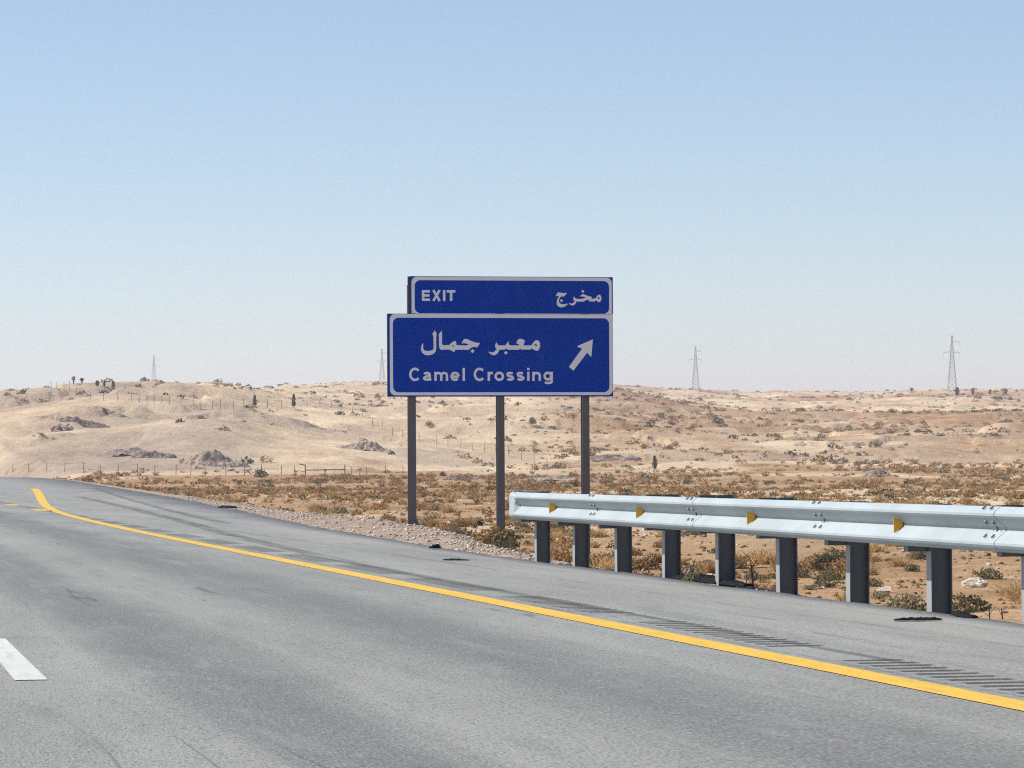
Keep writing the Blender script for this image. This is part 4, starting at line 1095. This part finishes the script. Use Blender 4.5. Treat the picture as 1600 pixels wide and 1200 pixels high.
# the rest of the scrub
def scatter(n, y0, y1, x0, x1, keep):
    yy = np.sqrt(rng.uniform(y0 ** 2, y1 ** 2, n)); xx = rng.uniform((x0 - 800) / FPX, (x1 - 800) / FPX, n) * yy
    k = rng.random(n) < keep(xx, yy)
    return xx[k], yy[k]
cl = lambda X, Y, a, b, sd: sstep(-0.35, 0.55, fbm(X / a, Y / b, sd, 3))
ALL = []
def add(xy, mix, rmin, rmax, pw, zone):
    X, Y = xy; n = len(X); kinds = rng.choice(list(mix), n, p=np.array(list(mix.values())) / sum(mix.values()))
    R = rmin + (rmax - rmin) * rng.random(n) ** pw
    g = land(X, Y)
    ok = g[3] > np.interp(g[2], BERM_S, BERM_W) + 0.6
    for x, y, z, r, k in zip(X[ok], Y[ok], g[0][ok], R[ok], kinds[ok]): ALL.append((x, y, z, r, k, zone))
W = (-60, 1660)
add(scatter(4200, 46, 140, *W, lambda X, Y: 0.15 + 0.85 * cl(X, Y, 5, 9, 201)), {'saltbush': 4, 'dry_bush': 4, 'straw_tuft': 5, 'dark_bush': .6}, 0.06, 0.44, 2.6, 'near')
add(scatter(12000, 130, 330, *W, lambda X, Y: 0.15 + 0.85 * cl(X, Y, 12, 24, 203)), {'saltbush': 2, 'dry_bush': 7, 'straw_tuft': 5, 'dark_bush': .25}, 0.08, 0.60, 3.4, 'plain')
add(scatter(10000, 320, 545, *W, lambda X, Y: 0.1 + 0.8 * cl(X, Y, 20, 40, 205)), {'saltbush': 1.6, 'dry_bush': 7, 'straw_tuft': 4, 'dark_bush': .3}, 0.12, 0.85, 3.0, 'plain')
left_ = lambda X, Y: sstep(0.03, -0.02, X / Y)
def crest(X, Y):
    e = (land(X, Y)[0] - CAM_H) / Y * FPX
    return sstep(74, 98, e)
add(scatter(9000, 540, 1150, *W, lambda X, Y: (0.16 + 0.84 * crest(X, Y)) * left_(X, Y) * cl(X, Y, 22, 40, 207)), {'saltbush': 4, 'dark_bush': 3, 'dry_bush': 3}, 0.18, 1.6, 3.2, 'dune')
add(scatter(23000, 540, 1250, *W, lambda X, Y: (0.72 * cl(X, Y, 18, 40, 209) + 0.08) * (1 - left_(X, Y))), {'saltbush': 6, 'dark_bush': 1.6, 'dry_bush': 4, 'straw_tuft': 1.5}, 0.28, 1.5, 2.3, 'hill')
add(scatter(8000, 1150, 2500, *W, lambda X, Y: 0.10 + 0.8 * cl(X, Y, 30, 60, 211)), {'saltbush': 5, 'dark_bush': 3, 'dry_bush': 3}, 0.5, 2.2, 2.2, 'hill')
A = np.array([(a[0], a[1], a[2], a[3]) for a in ALL])
ux, uy, dep = project(A[:, :3])
# which of them the photograph can show: in frame and not behind a rise
inframe = (ux > -10) & (ux < 1610) & (uy < 990)
fr = np.linspace(0.03, 0.985, 130)
vis = inframe.copy()
idx = np.nonzero(inframe)[0]
for c0 in range(0, len(idx), 1500):
    ii = idx[c0:c0 + 1500]
    XX, YY = A[ii, 0][:, None] * fr, A[ii, 1][:, None] * fr
    ZZ = CAM_H + (A[ii, 2] + A[ii, 3] * 0.6 - CAM_H)[:, None] * fr
    vis[ii] = (land(XX.ravel(), YY.ravel())[0].reshape(XX.shape) < ZZ).all(1)
clear = np.ones(len(A), bool)
for hx, hy in heroes: clear &= (np.abs(ux - hx) > 14) | (np.abs(uy - hy) > 9)
covered = (uy < 620) & (ux > 606) & (ux < 957) & (uy > 432)
size = np.where(vis & clear & ~covered, A[:, 3] / dep, 0)
order = np.argsort(-size)
NOUN = {'saltbush': 'grey-green saltbush', 'dark_bush': 'dark bush', 'dry_bush': 'brown dry bush', 'straw_tuft': 'straw-coloured tuft'}
PLUR = {'saltbush': 'grey-green saltbushes', 'dark_bush': 'dark bushes', 'dry_bush': 'brown dry bushes', 'straw_tuft': 'straw-coloured tufts'}
ORD = ['leftmost', 'second from left', 'third from left', 'fourth from left', 'fifth from left', 'sixth from left', 'seventh from left', 'eighth from left', 'ninth from left', 'tenth from left'] + ['%dth from left' % k for k in range(11, 40)]
GPX = [845, 908, 976, 1048, 1130, 1222, 1326, 1446, 1588]
NTH = ['first', 'second', 'third', 'fourth', 'fifth', 'sixth', 'seventh', 'eighth', 'ninth']
def place_words(x, y):
    if x > 845 and y > 770 + (x - 845) * 0.09:
        k = int(np.searchsorted(GPX, x)) - 1
        return 'between the %s and %s guardrail posts' % (NTH[k], NTH[k + 1]) if k < 8 else 'right of the ninth guardrail post'
    row = 'near the road' if y > 790 else ('on the plain' if y > 742 else ('on the lower slope' if y > 690 else ('on the mid slope' if y > 640 else 'near the skyline')))
    for lim, wd in ((80, 'at left edge'), (240, 'left of leftmost pylon'), (420, 'right of leftmost pylon'), (540, 'around the steel gate'), (646, 'just left of the sign'), (785, 'between left and middle sign posts'),
                    (917, 'between middle and right sign posts'), (1087, 'left of second pylon'), (1290, 'right of second pylon'), (1488, 'left of tallest pylon'), (1700, 'right of tallest pylon')):
        if x < lim: return row + ', ' + wd
single = set(); picked = []
counts = {}
for i in order:
    if size[i] <= 0 or len(single) >= 285: break
    kind = ALL[i][4]
    if counts.get(kind, 0) >= 110: continue
    counts[kind] = counts.get(kind, 0) + 1
    single.add(int(i)); picked.append(int(i))
cells = {}
for i in picked: cells.setdefault((ALL[i][4], place_words(ux[i], uy[i])), []).append(i)
for (kind, where), L in cells.items():
    L.sort(key=lambda q: ux[q])
    for k, i in enumerate(L):
        x, y, z, r, _, zone = ALL[i]
        o = plant(kind, (x, y, z - 0.02 * r), r, r * random.uniform(0.75, 1.1))
        lab = '%s %s' % (NOUN[kind], where) if len(L) == 1 else '%s of %s %s' % (ORD[k], PLUR[kind], where)
        tag(o, lab, 'bush' if kind != 'straw_tuft' else 'grass tuft', '%s on the desert floor' % PLUR[kind])
VV, CC = [], []
near_frame = (ux > -200) & (ux < 1800) & clear
for i in range(len(ALL)):
    if i in single or not near_frame[i]: continue
    x, y, z, r, kind, zone = ALL[i]
    V, C = (LO if r / max(dep[i], 1) * FPX > 4.5 else TINY)[kind][rng.integers(0, 6)]
    a = rng.uniform(0, 6.28); c, s_ = math.cos(a), math.sin(a)
    h = r * rng.uniform(0.7, 1.1)
    VV.append(np.stack([(V[:, 0] * c - V[:, 1] * s_) * r + x, (V[:, 0] * s_ + V[:, 1] * c) * r + y, V[:, 2] * h + z], 1)); CC.append(C * rng.uniform(0.75, 1.25))
me = bush_mesh('desert_scrub', np.concatenate(VV), np.concatenate(CC))
tag(put('desert_scrub', me), 'small scattered scrub covering the desert plain and far hills', 'scrub', kind='stuff')

# ------------------------------------------------------------------ desert haze
hz = MB(); hz.box(-9700, 9700, -9700, 9700, -6.0, 150.0)
m = bpy.data.materials.new('desert_haze'); m.use_nodes = True
nt = m.node_tree; nt.nodes.clear()
out = nt.nodes.new('ShaderNodeOutputMaterial'); pv = nt.nodes.new('ShaderNodeVolumePrincipled')
pv.inputs['Color'].default_value = (0.77, 0.74, 0.86, 1); pv.inputs['Density'].default_value = HAZE_DENSITY; pv.inputs['Anisotropy'].default_value = 0.2
nt.links.new(pv.outputs[0], out.inputs['Volume'])
ho = hz.build('haze', m); tag(ho, 'thin pale desert haze over the plain', kind='stuff')
